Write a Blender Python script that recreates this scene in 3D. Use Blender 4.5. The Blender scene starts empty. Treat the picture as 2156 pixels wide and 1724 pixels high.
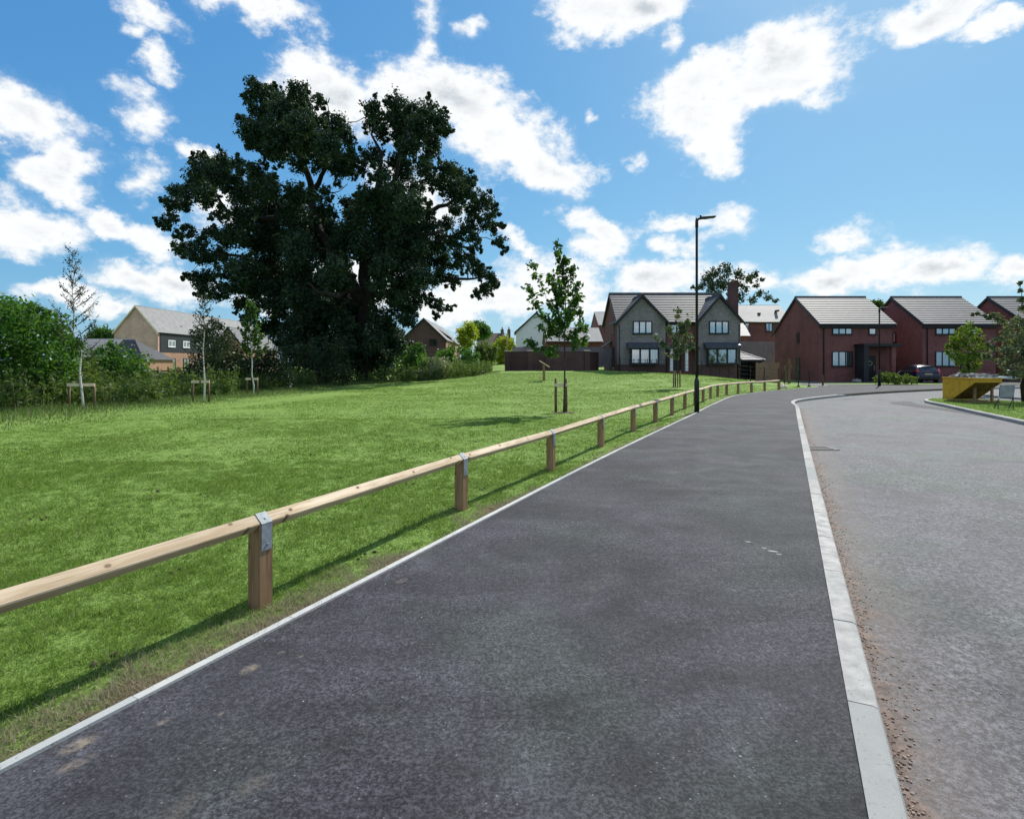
import bpy, math, random
import numpy as np
from mathutils import Vector, Matrix

random.seed(7)
RNG = np.random.default_rng(11)
scene = bpy.context.scene
COL = scene.collection
H, F, CX, HY = 1.55, 1190.0, 1078.0, 765.0     # eye height; lens in survey units; centre; horizon


def W(x, y, d):
    """survey sighting (x, y) at distance d -> world point"""
    return Vector(((x - CX) * d / F, d, H + (HY - y) * d / F))


def GP(x, y, z=0.0):
    d = F * (H - z) / (y - HY)
    return Vector(((x - CX) * d / F, d, z))


def sstep(a, b, x):
    t = np.clip((np.asarray(x, dtype=float) - a) / (b - a), 0, 1)
    return t * t * (3 - 2 * t)


# ---------------------------------------------------------------- scene tree
def tag(o, label=None, cat=None, group=None, kind=None):
    if label: o['label'] = label
    if cat: o['category'] = cat
    if group: o['group'] = group
    if kind: o['kind'] = kind
    return o


def thing(name, loc, label, cat, group=None, rz=0.0):
    o = bpy.data.objects.new(name, None)
    COL.objects.link(o)
    o.location = loc
    o.rotation_euler = (0, 0, rz)
    o.empty_display_size = 0.2
    return tag(o, label, cat, group)


def wmat(o):
    m = Matrix.Identity(4)
    chain = []
    while o is not None:
        chain.append(o)
        o = o.parent
    for c in reversed(chain):
        m = m @ Matrix.LocRotScale(c.location, c.rotation_euler, c.scale)
    return m


def link(me, name, mat, parent=None, loc=None, rot=None):
    o = bpy.data.objects.new(name, me)
    COL.objects.link(o)
    if mat is not None:
        for m in (mat if isinstance(mat, (list, tuple)) else [mat]):
            me.materials.append(m)
    if parent is not None: o.parent = parent
    if loc is not None: o.location = loc
    if rot is not None: o.rotation_euler = rot
    return o


class MB:
    """collects shapes (world coordinates) and links them as one mesh"""
    def __init__(s):
        s.v, s.f, s.sm = [], [], []

    def add(s, vs, fs, smooth=False):
        n = len(s.v)
        s.v += [tuple(v) for v in vs]
        s.f += [tuple(i + n for i in f) for f in fs]
        s.sm += [smooth] * len(fs)
        return s

    def box(s, x0, x1, y0, y1, z0, z1):
        vs = [(x0, y0, z0), (x1, y0, z0), (x1, y1, z0), (x0, y1, z0), (x0, y0, z1), (x1, y0, z1), (x1, y1, z1), (x0, y1, z1)]
        return s.add(vs, [(0, 3, 2, 1), (4, 5, 6, 7), (0, 1, 5, 4), (1, 2, 6, 5), (2, 3, 7, 6), (3, 0, 4, 7)])

    def beam(s, a, b, w, h, up=(0, 0, 1), w2=None, h2=None):
        a, b = Vector(a), Vector(b)
        d = (b - a).normalized()
        u = Vector(up)
        if abs(d.dot(u)) > .98: u = Vector((0, 1, 0))
        r = d.cross(u).normalized()
        u = r.cross(d).normalized()
        w2 = w if w2 is None else w2
        h2 = h if h2 is None else h2
        vs = []
        for p, ww, hh in ((a, w, h), (b, w2, h2)):
            for sx, sy in ((-1, -1), (1, -1), (1, 1), (-1, 1)):
                vs.append(p + r * (sx * ww / 2) + u * (sy * hh / 2))
        return s.add(vs, [(0, 1, 2, 3), (7, 6, 5, 4), (0, 4, 5, 1), (1, 5, 6, 2), (2, 6, 7, 3), (3, 7, 4, 0)])

    def tube(s, pts, rad, n=8, cap=True):
        pts = [Vector(p) for p in pts]
        if not hasattr(rad, '__len__'): rad = [rad] * len(pts)
        vs, fs = [], []
        ref = None
        for i, p in enumerate(pts):
            if i == 0: d = pts[1] - pts[0]
            elif i == len(pts) - 1: d = pts[-1] - pts[-2]
            else: d = pts[i + 1] - pts[i - 1]
            d.normalize()
            if ref is None:
                ref = d.orthogonal().normalized()
            ref = (ref - d * ref.dot(d))
            if ref.length < 1e-5: ref = d.orthogonal()
            ref.normalize()
            q = d.cross(ref)
            for k in range(n):
                a = 2 * math.pi * k / n
                vs.append(p + (ref * math.cos(a) + q * math.sin(a)) * rad[i])
        for i in range(len(pts) - 1):
            for k in range(n):
                fs.append((i * n + k, i * n + (k + 1) % n, (i + 1) * n + (k + 1) % n, (i + 1) * n + k))
        s.add(vs, fs, True)
        if cap:
            m = len(s.v) - len(vs)
            s.f.append(tuple(m + k for k in reversed(range(n)))); s.sm.append(False)
            s.f.append(tuple(m + (len(pts) - 1) * n + k for k in range(n))); s.sm.append(False)
        return s

    def prism(s, poly, ext):
        """poly: list of 3d points (planar), extruded by vector ext"""
        ext = Vector(ext)
        a = [Vector(p) for p in poly]
        nrm = Vector((0, 0, 0))
        for i in range(len(a)):
            nrm += a[i].cross(a[(i + 1) % len(a)])
        if nrm.dot(ext) > 0: a.reverse()
        n = len(a)
        vs = a + [p + ext for p in a]
        fs = [tuple(range(n)), tuple(reversed(range(n, 2 * n)))]
        for i in range(n):
            j = (i + 1) % n
            fs.append((j, i, i + n, j + n))
        return s.add(vs, fs)

    def lathe(s, c, prof, n=16):
        c = Vector(c)
        vs, fs = [], []
        for r, z in prof:
            for k in range(n):
                a = 2 * math.pi * k / n
                vs.append((c.x + r * math.cos(a), c.y + r * math.sin(a), c.z + z))
        for i in range(len(prof) - 1):
            for k in range(n):
                fs.append((i * n + k, i * n + (k + 1) % n, (i + 1) * n + (k + 1) % n, (i + 1) * n + k))
        s.add(vs, fs, True)
        m = len(s.v) - len(vs)
        s.f.append(tuple(m + k for k in reversed(range(n)))); s.sm.append(False)
        s.f.append(tuple(m + (len(prof) - 1) * n + k for k in range(n))); s.sm.append(False)
        return s

    def build(s, name, mat, parent=None, bevel=0):
        me = bpy.data.meshes.new(name)
        vs = s.v
        if parent is not None:
            inv = wmat(parent).inverted()
            vs = [tuple(inv @ Vector(v)) for v in vs]
        me.from_pydata(vs, [], s.f)
        me.polygons.foreach_set('use_smooth', s.sm)
        o = link(me, name, mat, parent)
        if bevel:
            b = o.modifiers.new('bevel', 'BEVEL')
            b.width = bevel; b.segments = 2; b.limit_method = 'ANGLE'
        return o


def np_mesh(name, V, FA, mat, parent=None, smooth=False, attr=None):
    """V (n,3), FA (m,k) arrays -> one mesh"""
    me = bpy.data.meshes.new(name)
    V = np.asarray(V, dtype=np.float32)
    if parent is not None:
        inv = np.array(wmat(parent).inverted())
        V = (V @ inv[:3, :3].T + inv[:3, 3]).astype(np.float32)
    FA = np.asarray(FA, dtype=np.int32)
    m, k = FA.shape
    me.vertices.add(len(V)); me.vertices.foreach_set('co', V.ravel())
    me.loops.add(m * k); me.loops.foreach_set('vertex_index', FA.ravel())
    me.polygons.add(m)
    me.polygons.foreach_set('loop_start', np.arange(0, m * k, k, dtype=np.int32))
    me.polygons.foreach_set('loop_total', np.full(m, k, dtype=np.int32))
    if smooth: me.polygons.foreach_set('use_smooth', np.ones(m, dtype=bool))
    if attr is not None:
        a = me.attributes.new('dry', 'FLOAT', 'POINT')
        a.data.foreach_set('value', np.asarray(attr, dtype=np.float32))
    me.update(); me.validate()
    return link(me, name, mat, parent)


# ---------------------------------------------------------------- materials
def srgb(r, g, b):
    f = lambda c: ((c / 255) / 12.92 if c / 255 <= .04045 else ((c / 255 + .055) / 1.055) ** 2.4)
    return (f(r), f(g), f(b), 1)


class NT:
    def __init__(s, name):
        s.m = bpy.data.materials.new(name)
        s.m.use_nodes = True
        s.t = s.m.node_tree
        s.t.nodes.clear()
        s.out = s.t.nodes.new('ShaderNodeOutputMaterial')

    def n(s, kind, **kw):
        nd = s.t.nodes.new('ShaderNode' + kind)
        for k, v in kw.items():
            if k in nd.inputs.keys() if isinstance(k, str) else False:
                pass
            setattr(nd, k, v)
        return nd

    def l(s, a, b): s.t.links.new(a, b)

    def val(s, sock, v):
        if isinstance(v, bpy.types.NodeSocket): s.l(v, sock)
        else: sock.default_value = v

    def math(s, op, a, b=0.0, c=None, clamp=False):
        nd = s.n('Math', operation=op, use_clamp=clamp)
        s.val(nd.inputs[0], a); s.val(nd.inputs[1], b)
        if c is not None: s.val(nd.inputs[2], c)
        return nd.outputs[0]

    def ramp(s, fac, lo, hi, a=0.0, b=1.0):
        nd = s.n('MapRange', interpolation_type='SMOOTHSTEP')
        s.val(nd.inputs[0], fac)
        for i, v in zip((1, 2, 3, 4), (lo, hi, a, b)): nd.inputs[i].default_value = v
        return nd.outputs[0]

    def coord(s, which='Object', scale=(1, 1, 1), rot=(0, 0, 0)):
        tc = s.n('TexCoord')
        mp = s.n('Mapping')
        mp.inputs['Scale'].default_value = scale
        mp.inputs['Rotation'].default_value = rot
        s.l(tc.outputs[which], mp.inputs[0])
        return mp.outputs[0]

    def noise(s, vec, scale, detail=4, rough=.55, dist=0.0, col=False):
        nd = s.n('TexNoise')
        if vec is not None: s.l(vec, nd.inputs['Vector'])
        nd.inputs['Scale'].default_value = scale
        nd.inputs['Detail'].default_value = detail
        nd.inputs['Roughness'].default_value = rough
        nd.inputs['Distortion'].default_value = dist
        return nd.outputs[1 if col else 0]

    def voro(s, vec, scale, feature='F1', out=0, rnd=1.0):
        nd = s.n('TexVoronoi', feature=feature)
        s.l(vec, nd.inputs['Vector'])
        nd.inputs['Scale'].default_value = scale
        nd.inputs['Randomness'].default_value = rnd
        return nd.outputs[out]

    def mix(s, fac, a, b, mode='MIX'):
        nd = s.n('Mix', data_type='RGBA', blend_type=mode)
        s.val(nd.inputs[0], fac)
        s.val(nd.inputs[6], a); s.val(nd.inputs[7], b)
        return nd.outputs[2]

    def bump(s, h, strength=.3, dist=.01):
        nd = s.n('Bump')
        nd.inputs['Strength'].default_value = strength
        nd.inputs['Distance'].default_value = dist
        s.l(h, nd.inputs['Height'])
        return nd.outputs[0]

    def bsdf(s, color, rough=.7, metal=0.0, spec=.5, normal=None):
        nd = s.n('BsdfPrincipled')
        s.val(nd.inputs['Base Color'], color)
        s.val(nd.inputs['Roughness'], rough)
        s.val(nd.inputs['Metallic'], metal)
        nd.inputs['Specular IOR Level'].default_value = spec
        if normal is not None: s.l(normal, nd.inputs['Normal'])
        s.l(nd.outputs[0], s.out.inputs[0])
        return nd


def plain(name, rgb, rough=.6, metal=0.0, var=.15, scale=3.0, spec=.4, bump=0.0):
    t = NT(name)
    v = t.coord()
    n = t.noise(v, scale, 5)
    c2 = tuple(min(1, c * (1 + var)) for c in rgb[:3]) + (1,)
    c1 = tuple(c * (1 - var) for c in rgb[:3]) + (1,)
    col = t.mix(t.ramp(n, .3, .7), c1, c2)
    nrm = t.bump(t.noise(v, scale * 12, 4), bump, .01) if bump else None
    t.bsdf(col, rough, metal, spec, nrm)
    return t.m


def brick(name, a, b, mortar, mix2=None):
    t = NT(name)
    tc = t.n('TexCoord')
    sp = t.n('SeparateXYZ'); t.l(tc.outputs['Object'], sp.inputs[0])
    u = t.math('ADD', sp.outputs[0], sp.outputs[1])
    cb = t.n('CombineXYZ'); t.l(u, cb.inputs[0]); t.l(sp.outputs[2], cb.inputs[1])
    br = t.n('TexBrick')
    t.l(cb.outputs[0], br.inputs['Vector'])
    br.inputs['Color1'].default_value = a
    br.inputs['Color2'].default_value = b
    br.inputs['Mortar'].default_value = mortar
    br.inputs['Scale'].default_value = 1
    br.inputs['Mortar Size'].default_value = .01
    br.inputs['Brick Width'].default_value = .225
    br.inputs['Row Height'].default_value = .075
    n = t.noise(tc.outputs['Object'], .6, 5)
    n2 = t.noise(cb.outputs[0], 5.0, 5, .7)
    col = t.mix(t.ramp(n, .3, .75, 0, .35), br.outputs[0], (.02, .015, .015, 1))
    col = t.mix(t.ramp(n2, .45, .75, 0, .45), col, mix2 or b)
    t.bsdf(col, .85, 0, .2, t.bump(br.outputs[1], -.4, .01))
    return t.m


def wood(name, light, dark, axis=0, knots=True, rough=.75):
    t = NT(name)
    sc = [9.0, 9.0, 9.0]; sc[axis] = .55
    v = t.coord(scale=sc)
    g = t.noise(v, 3.0, 8, .6, 1.2)
    sc2 = [3.0, 3.0, 3.0]; sc2[axis] = .8
    v2 = t.coord(scale=sc2)
    big = t.noise(v2, 1.3, 4)
    col = t.mix(t.ramp(g, .42, .62), light, dark)
    col = t.mix(t.ramp(big, .35, .7, 0, .45), col, tuple(c * .62 for c in dark[:3]) + (1,))
    if knots:
        tc = t.n('TexCoord'); sx = t.n('SeparateXYZ'); t.l(tc.outputs['Object'], sx.inputs[0])
        o1, o2 = [i for i in range(3) if i != axis]
        cb = t.n('CombineXYZ'); t.l(t.math('MULTIPLY', sx.outputs[axis], 4.2), cb.inputs[0]); t.l(t.math('MULTIPLY', t.math('ADD', sx.outputs[o1], sx.outputs[o2]), 4.5), cb.inputs[1])
        vo = t.n('TexVoronoi'); vo.voronoi_dimensions = '2D'; t.l(cb.outputs[0], vo.inputs['Vector']); vo.inputs['Scale'].default_value = 1
        k = vo.outputs['Distance']
        col = t.mix(t.ramp(k, .30, .08, 0, .35), col, dark)
        col = t.mix(t.ramp(k, .045, .095, .9, 0), col, (.06, .028, .012, 1))
    # end splits
    sp = [60.0, 60.0, 60.0]; sp[axis] = 1.2
    cr = t.noise(t.coord(scale=sp), 1.0, 3)
    col = t.mix(t.ramp(cr, .64, .72, 0, .6), col, (.035, .02, .01, 1))
    oi = t.n('ObjectInfo')
    col = t.mix(t.math('MULTIPLY', oi.outputs['Random'], .38), col, tuple(c * .68 for c in dark[:3]) + (1,))
    t.bsdf(col, rough, 0, .3, t.bump(g, .5, .006))
    return t.m


def leafmat(name, a, b, trans=.35, gloss=.25, c3=None, rough=.5):
    t = NT(name)
    g = t.n('NewGeometry')
    v = t.coord()
    n = t.noise(v, .9, 4)
    col = t.mix(g.outputs['Random Per Island'], a, b)
    if c3: col = t.mix(t.ramp(n, .5, .72), col, c3)
    d = t.n('BsdfDiffuse'); t.l(col, d.inputs[0])
    tr = t.n('BsdfTranslucent')
    tc = t.mix(.5, col, (min(1, b[0] * 2.2), min(1, b[1] * 2.2), b[2] * .6, 1)); t.l(tc, tr.inputs[0])
    m = t.n('MixShader'); m.inputs[0].default_value = trans
    t.l(d.outputs[0], m.inputs[1]); t.l(tr.outputs[0], m.inputs[2])
    gl = t.n('BsdfGlossy'); gl.inputs['Roughness'].default_value = rough
    gl.inputs[0].default_value = (.5, .55, .6, 1)
    fr = t.n('Fresnel'); fr.inputs[0].default_value = 1.4
    m2 = t.n('MixShader')
    t.l(t.math('MULTIPLY', fr.outputs[0], gloss), m2.inputs[0])
    t.l(m.outputs[0], m2.inputs[1]); t.l(gl.outputs[0], m2.inputs[2])
    t.l(m2.outputs[0], t.out.inputs[0])
    return t.m


def glassmat():
    t = NT('window_glass')
    tr = t.n('BsdfTransparent'); tr.inputs[0].default_value = (.72, .78, .82, 1)
    gl = t.n('BsdfGlossy'); gl.inputs['Roughness'].default_value = .03
    v = t.coord()
    t.l(t.bump(t.noise(v, .8, 2), .03, .05), gl.inputs['Normal'])
    fr = t.n('Fresnel'); fr.inputs[0].default_value = 1.5
    m = t.n('MixShader')
    t.l(t.math('ADD', fr.outputs[0], .42, clamp=True), m.inputs[0])
    t.l(tr.outputs[0], m.inputs[1]); t.l(gl.outputs[0], m.inputs[2])
    t.l(m.outputs[0], t.out.inputs[0])
    return t.m


M = {}
M['glass'] = glassmat()
M['curtain'] = plain('curtain_cloth', (.75, .77, .8, 1), .9, var=.06)
M['frame'] = plain('anthracite_frame', (.012, .014, .02, 1), .5, var=.2)
M['fascia'] = plain('anthracite_fascia', (.018, .02, .026, 1), .55, var=.2)
M['white_paint'] = plain('white_paint', (.75, .76, .76, 1), .6, var=.05)
M['red_brick'] = brick('red_brick', (.26, .078, .070, 1), (.17, .05, .048, 1), (.23, .15, .14, 1), (.32, .13, .105, 1))
M['dark_brick'] = brick('dark_brick', (.14, .065, .06, 1), (.10, .048, .048, 1), (.15, .11, .105, 1), (.08, .042, .042, 1))
M['stone'] = brick('grey_stone', (.31, .27, .27, 1), (.18, .16, .16, 1), (.36, .33, .33, 1), (.12, .11, .115, 1))
M['buff_brick'] = brick('buff_brick', (.78, .48, .40, 1), (.62, .38, .31, 1), (.7, .5, .44, 1), (.50, .30, .23, 1))
M['orange_brick'] = brick('orange_brick', (.46, .24, .15, 1), (.36, .18, .12, 1), (.42, .32, .25, 1), (.42, .22, .15, 1))
M['tile'] = plain('concrete_roof_tile', (.112, .115, .12, 1), .62, var=.22, scale=2.5, spec=.35, bump=.15)
M['pale_tile'] = plain('pale_slate', (.22, .22, .215, 1), .65, var=.12, scale=1.5, spec=.3, bump=.1)
M['slate_clad'] = plain('slate_cladding', (.018, .02, .026, 1), .6, var=.3, scale=4)
M['coping'] = plain('stone_coping', (.75, .62, .5, 1), .8, var=.08)
M['render'] = plain('white_render', (.78, .79, .80, 1), .85, var=.03)
M['lead'] = plain('lead_sheet', (.05, .06, .085, 1), .5, var=.2)
M['black_door'] = plain('black_door', (.01, .011, .014, 1), .4, var=.2)
M['steel_black'] = plain('black_steel', (.012, .013, .014, 1), .45, var=.3, scale=6)
M['galv'] = plain('galvanised_steel', (.27, .30, .32, 1), .7, metal=.25, var=.16, scale=30, bump=.08)
M['rail_wood'] = wood('new_rail_timber', (.68, .56, .40, 1), (.46, .34, .205, 1), 0)
M['post_wood'] = wood('post_timber', (.38, .235, .125, 1), (.22, .13, .068, 1), 2)
M['stake_wood'] = wood('stake_timber', (.22, .15, .075, 1), (.12, .08, .04, 1), 2)
M['pale_wood'] = wood('pale_board', (.92, .76, .56, 1), (.85, .66, .45, 1), 0, knots=False)
M['fence_wood'] = wood('grey_fence_board', (.32, .28, .29, 1), (.24, .20, .21, 1), 2, knots=False)
M['tan_wood'] = wood('tan_fence_board', (.34, .21, .14, 1), (.25, .15, .10, 1), 2, knots=False)
M['bark'] = plain('oak_bark', (.024, .019, .015, 1), .95, var=.4, scale=5, bump=.8)
M['twig'] = plain('twig_bark', (.05, .04, .032, 1), .9, var=.3, scale=8, bump=.4)
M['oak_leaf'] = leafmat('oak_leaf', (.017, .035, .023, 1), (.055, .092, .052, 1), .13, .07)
M['bush_leaf'] = leafmat('bush_leaf', (.03, .09, .02, 1), (.08, .17, .035, 1), .38, .06)
M['dark_leaf'] = leafmat('dark_shrub_leaf', (.018, .038, .018, 1), (.04, .065, .028, 1), .2, .05, (.04, .03, .022, 1))
M['olive_leaf'] = leafmat('olive_leaf', (.05, .09, .022, 1), (.10, .15, .035, 1), .35, .06, (.11, .10, .04, 1))
M['lime_leaf'] = leafmat('lime_leaf', (.14, .2, .02, 1), (.28, .33, .03, 1), .4, .05)
M['maple_leaf'] = leafmat('maple_leaf', (.025, .065, .02, 1), (.07, .14, .03, 1), .38, .08)
M['birch_leaf'] = leafmat('birch_leaf', (.02, .035, .018, 1), (.045, .065, .028, 1), .2, .05)
M['grey_leaf'] = leafmat('grey_green_leaf', (.06, .085, .05, 1), (.14, .17, .11, 1), .28, .08)
M['fir_leaf'] = leafmat('fresh_green_leaf', (.04, .085, .02, 1), (.13, .20, .03, 1), .35, .05)
M['weed_leaf'] = leafmat('weed_leaf', (.045, .085, .025, 1), (.11, .17, .055, 1), .35, .04, (.17, .17, .09, 1))
M['plume'] = leafmat('pale_plume', (.32, .34, .2, 1), (.5, .5, .34, 1), .35, .1)


def birch_bark():
    t = NT('birch_bark')
    v = t.coord(scale=(2, 2, 14))
    n = t.noise(v, 2.2, 4, .6)
    col = t.mix(t.ramp(n, .58, .66), (.62, .60, .57, 1), (.05, .045, .04, 1))
    t.bsdf(col, .7, 0, .3)
    return t.m


M['birch'] = birch_bark()


# ---------------------------------------------------------------- leaves
def leaves(centers, radii, sprigs, per, size, spread=.45, shell=.55, flat=1.0, droop=0.0, rng=RNG, elong=1.7):
    """leaf quads (n*4 verts) in sprigs inside the given balls"""
    C = np.asarray([tuple(c) for c in centers], dtype=float); R = np.asarray(radii, dtype=float)
    if R.ndim == 1: R = np.stack([R, R, R * flat], 1)
    ns = np.maximum(2, (sprigs * (R[:, 0] ** 2 if sprigs < 0 else np.ones(len(C)))).astype(int)) if not hasattr(sprigs, '__len__') else np.asarray(sprigs, dtype=int)
    idx = np.repeat(np.arange(len(C)), ns)
    d = rng.normal(size=(len(idx), 3)); d /= np.linalg.norm(d, axis=1)[:, None] + 1e-9
    rad = shell + (1 - shell) * rng.random(len(idx)) ** .5
    rad *= rng.random(len(idx)) ** .25
    sc = C[idx] + d * R[idx] * rad[:, None]
    n = len(sc)
    j = np.repeat(np.arange(n), per)
    off = rng.normal(size=(len(j), 3)) * (R[idx[j]].mean(1) * spread * .5)[:, None]
    off = np.clip(off, -3 * size, 3 * size)
    p = sc[j] + off
    p[:, 2] -= droop * rng.random(len(p))
    nrm = rng.normal(size=(len(j), 3)) * .8 + d[j] * .5 + np.array([0, 0, .55])
    nrm /= np.linalg.norm(nrm, axis=1)[:, None] + 1e-9
    t = rng.normal(size=(len(j), 3)); t -= nrm * (t * nrm).sum(1)[:, None]
    t /= np.linalg.norm(t, axis=1)[:, None] + 1e-9
    b = np.cross(nrm, t)
    s = size * (.6 + .8 * rng.random(len(j)))[:, None]
    a0 = p - t * s * .5 * elong / 1.3
    a1 = p + b * s * .38 - t * s * .05
    a2 = p + t * s * .5 * elong / 1.3 - nrm * s * .12
    a3 = p - b * s * .38 + nrm * s * .12
    V = np.stack([a0, a1, a2, a3], 1).reshape(-1, 3)
    Fq = np.arange(len(V)).reshape(-1, 4)
    return V, Fq


def blades(P, height, width, lean=.5, rng=RNG, dry=None, segs=1):
    """tapering grass blades rooted at P (n,3)"""
    n = len(P)
    h = np.broadcast_to(height, (n,)) * (.55 + .8 * rng.random(n))
    a = rng.random(n) * 2 * np.pi
    L = np.stack([np.cos(a), np.sin(a), np.zeros(n)], 1) * (lean * rng.random(n) * h)[:, None]
    wv = rng.random(n) * 2 * np.pi
    w = np.stack([np.cos(wv), np.sin(wv), np.zeros(n)], 1) * (np.broadcast_to(width, (n,)) * .5)[:, None]
    up = np.zeros((n, 3)); up[:, 2] = h
    if segs == 1:
        V = np.stack([P - w, P + w, P + L + up * (1 - .3 * lean)], 1).reshape(-1, 3)
        Fa = np.arange(n * 3).reshape(-1, 3)
        k = 3
    else:
        mid = P + L * .3 + up * .55
        tip = P + L * 1.3 + up * .95
        V = np.stack([P - w, P + w, mid + w * .8, mid - w * .8, tip], 1).reshape(-1, 3)
        b = (np.arange(n) * 5)[:, None]
        Fa = np.concatenate([b + np.array([[0, 1, 2]]), b + np.array([[0, 2, 3]]), b + np.array([[3, 2, 4]])], 0)
        k = 5
    at = None if dry is None else np.repeat(dry, k)
    return V, Fa, at
# ================================================================= terrain, path, road
def catmull(pts, step=.4):
    P = [Vector((p[0], p[1], 0)) for p in pts]
    P = [P[0] * 2 - P[1]] + P + [P[-1] * 2 - P[-2]]
    out = []
    for i in range(1, len(P) - 2):
        n = max(2, int((P[i + 1] - P[i]).length / step))
        for k in range(n):
            t = k / n
            a, b, c, d = P[i - 1], P[i], P[i + 1], P[i + 2]
            # centripetal-ish tension kept low so straights stay straight
            m1 = (c - a) * .5 * min(1, (c - b).length / max(1e-3, (c - a).length) * 2)
            m2 = (d - b) * .5 * min(1, (c - b).length / max(1e-3, (d - b).length) * 2)
            out.append(b * (2 * t ** 3 - 3 * t ** 2 + 1) + m1 * (t ** 3 - 2 * t ** 2 + t) + c * (-2 * t ** 3 + 3 * t ** 2) + m2 * (t ** 3 - t ** 2))
    out.append(P[-2])
    return out


def resample(pts, step):
    out = [pts[0].copy()]
    acc = 0.0
    for i in range(len(pts) - 1):
        a, b = pts[i], pts[i + 1]
        L = (b - a).length
        pos = step - acc
        while pos <= L:
            out.append(a + (b - a) * (pos / L))
            pos += step
        acc = (acc + L) % step
    return out


EDGE = catmull([(-4.9, -4), (-1.54, 2.95), (1.49, 9.22), (5.50, 17.1), (7.55, 21.2), (10.4, 26.6), (12.2, 29.0), (14.2, 31.3), (17.0, 34.0), (19.6, 36.6), (20.9, 38.2)])
KERB = catmull([(-1.67, -4), (.276 + .487 * 4, 4), (.276 + .487 * 10, 10), (.276 + .487 * 16, 16), (.276 + .487 * 20.6, 20.6),
                (11.05, 22.4), (12.0, 24.0), (13.2, 25.3), (14.8, 26.8), (17.0, 28.7), (19.6, 30.6), (22.5, 32.4), (26.5, 34.6), (33, 37.0), (60, 43)])
EY = np.array([p.y for p in EDGE]); EX = np.array([p.x for p in EDGE])


def edge_x(y): return np.interp(y, EY, EX)
def edge_y(x): return np.interp(x, EX, EY)


MOWN = np.array([(-12.9, -6), (-12.4, 8), (-11.9, 13.2), (-11.0, 17.5), (-10.4, 20.3), (-9.9, 24.9), (-10.0, 29.7), (-9.4, 36.0), (-7.6, 38.6), (-4.5, 40.4), (-1.8, 43.0), (-1.0, 46), (-.6, 60)])
def mown_x(y): return np.interp(y, MOWN[:, 1], MOWN[:, 0])


_VG = np.random.default_rng(99).random((4, 256, 256))


def vnoise(x, y, cell, k=0):
    """smooth value noise 0..1 with the given cell size in metres"""
    x = np.asarray(x, dtype=float) / cell + 1000; y = np.asarray(y, dtype=float) / cell + 1000
    i = np.floor(x).astype(int); j = np.floor(y).astype(int)
    fx = x - i; fy = y - j
    fx = fx * fx * (3 - 2 * fx); fy = fy * fy * (3 - 2 * fy)
    g = _VG[k]
    a = g[i % 256, j % 256]; b = g[(i + 1) % 256, j % 256]; c = g[i % 256, (j + 1) % 256]; d = g[(i + 1) % 256, (j + 1) % 256]
    return (a * (1 - fx) + b * fx) * (1 - fy) + (c * (1 - fx) + d * fx) * fy


def zt(x, y):
    """height of the land"""
    x = np.asarray(x, dtype=float); y = np.asarray(y, dtype=float)
    y0 = np.where(x < 10, 28, np.maximum(28, edge_y(x) + .5))
    y1 = np.where(x < 10, 50, y0 + 9 + np.clip(13 - (x - 10) * 3, 0, 13))
    z = .95 * sstep(0, 1, (y - y0) / (y1 - y0)) * (1 - sstep(8, 24, x)) * sstep(-16, 2, x)
    z = z + .75 * sstep(58, 80, y) * sstep(-14, 4, x)
    z = z + .35 * sstep(60, 110, y) * (1 - sstep(-14, 4, x))
    u = .028 * (vnoise(x, y, 2.6, 1) - .5) + .014 * (vnoise(x, y, .9, 2) - .5)
    k = sstep(0, 2.5, edge_x(y) - x) * sstep(0, 4, 60 - y)
    k = np.where(y > 38, 0.3 * (1 - sstep(18, 22, x)), k)
    r = sstep(0, 3, mown_x(y) - x) * .10
    r = np.where(y > 40, 0, r)
    z = z + u * k + r
    # small grassy bank in the gap beside the garden wall
    z = z + .5 * sstep(52, 58, y) * (1 - sstep(-1, 1, x)) * sstep(-7, -3, x)
    return z - .012


def grassmat(name='mown_grass', soil=.5):
    t = NT(name)
    v = t.coord()
    big = t.noise(v, .22, 5, .6)
    mid = t.noise(v, 1.6, 5, .65)
    fine = t.noise(v, 34, 6, .75)
    sv = t.coord(scale=(1.0, .35, 1), rot=(0, 0, math.radians(-64)))
    stripe = t.noise(sv, 1.1, 3, .5)
    col = t.mix(t.ramp(fine, .38, .62), (.082, .15, .022, 1), (.265, .39, .085, 1))
    col = t.mix(t.ramp(mid, .42, .68, 0, .2), col, (.225, .375, .09, 1))
    col = t.mix(t.ramp(big, .45, .7, 0, .2), col, (.25, .33, .11, 1))
    col = t.mix(t.ramp(stripe, .5, .7, 0, .18), col, (.085, .165, .03, 1))
    sp_ = t.noise(v, 13, 8, .8)
    col = t.mix(t.ramp(sp_, .47, .36, 0, .75), col, (.035, .075, .012, 1))
    # worm casts, clods and thin straw
    cl = t.noise(v, 6.5, 5, .8)
    col = t.mix(t.ramp(cl, .66, .74, 0, .6 * soil * 2), col, (.055, .04, .022, 1))
    # dry trampled strip beside the path edging (attribute: distance from the edging)
    at = t.n('Attribute'); at.attribute_name = 'dry'
    dn = t.noise(v, 3.2, 5, .7)
    e = t.math('SUBTRACT', at.outputs['Fac'], t.math('MULTIPLY', t.math('SUBTRACT', dn, .5), 1.5))
    col = t.mix(t.ramp(e, .55, .95), col, t.mix(fine, (.09, .07, .035, 1), (.22, .18, .10, 1)))
    t.bsdf(col, .85, 0, .15, t.bump(t.noise(v, 26, 7, .8), .8, .04))
    return t.m


def dryness(x, y):
    d = edge_x(y) - x
    return np.clip(1.15 - d / (.10 + .85 * vnoise(x, y, .85, 2) ** 1.5), 0, 1) * (y < 37)


M['grass'] = grassmat()


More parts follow.
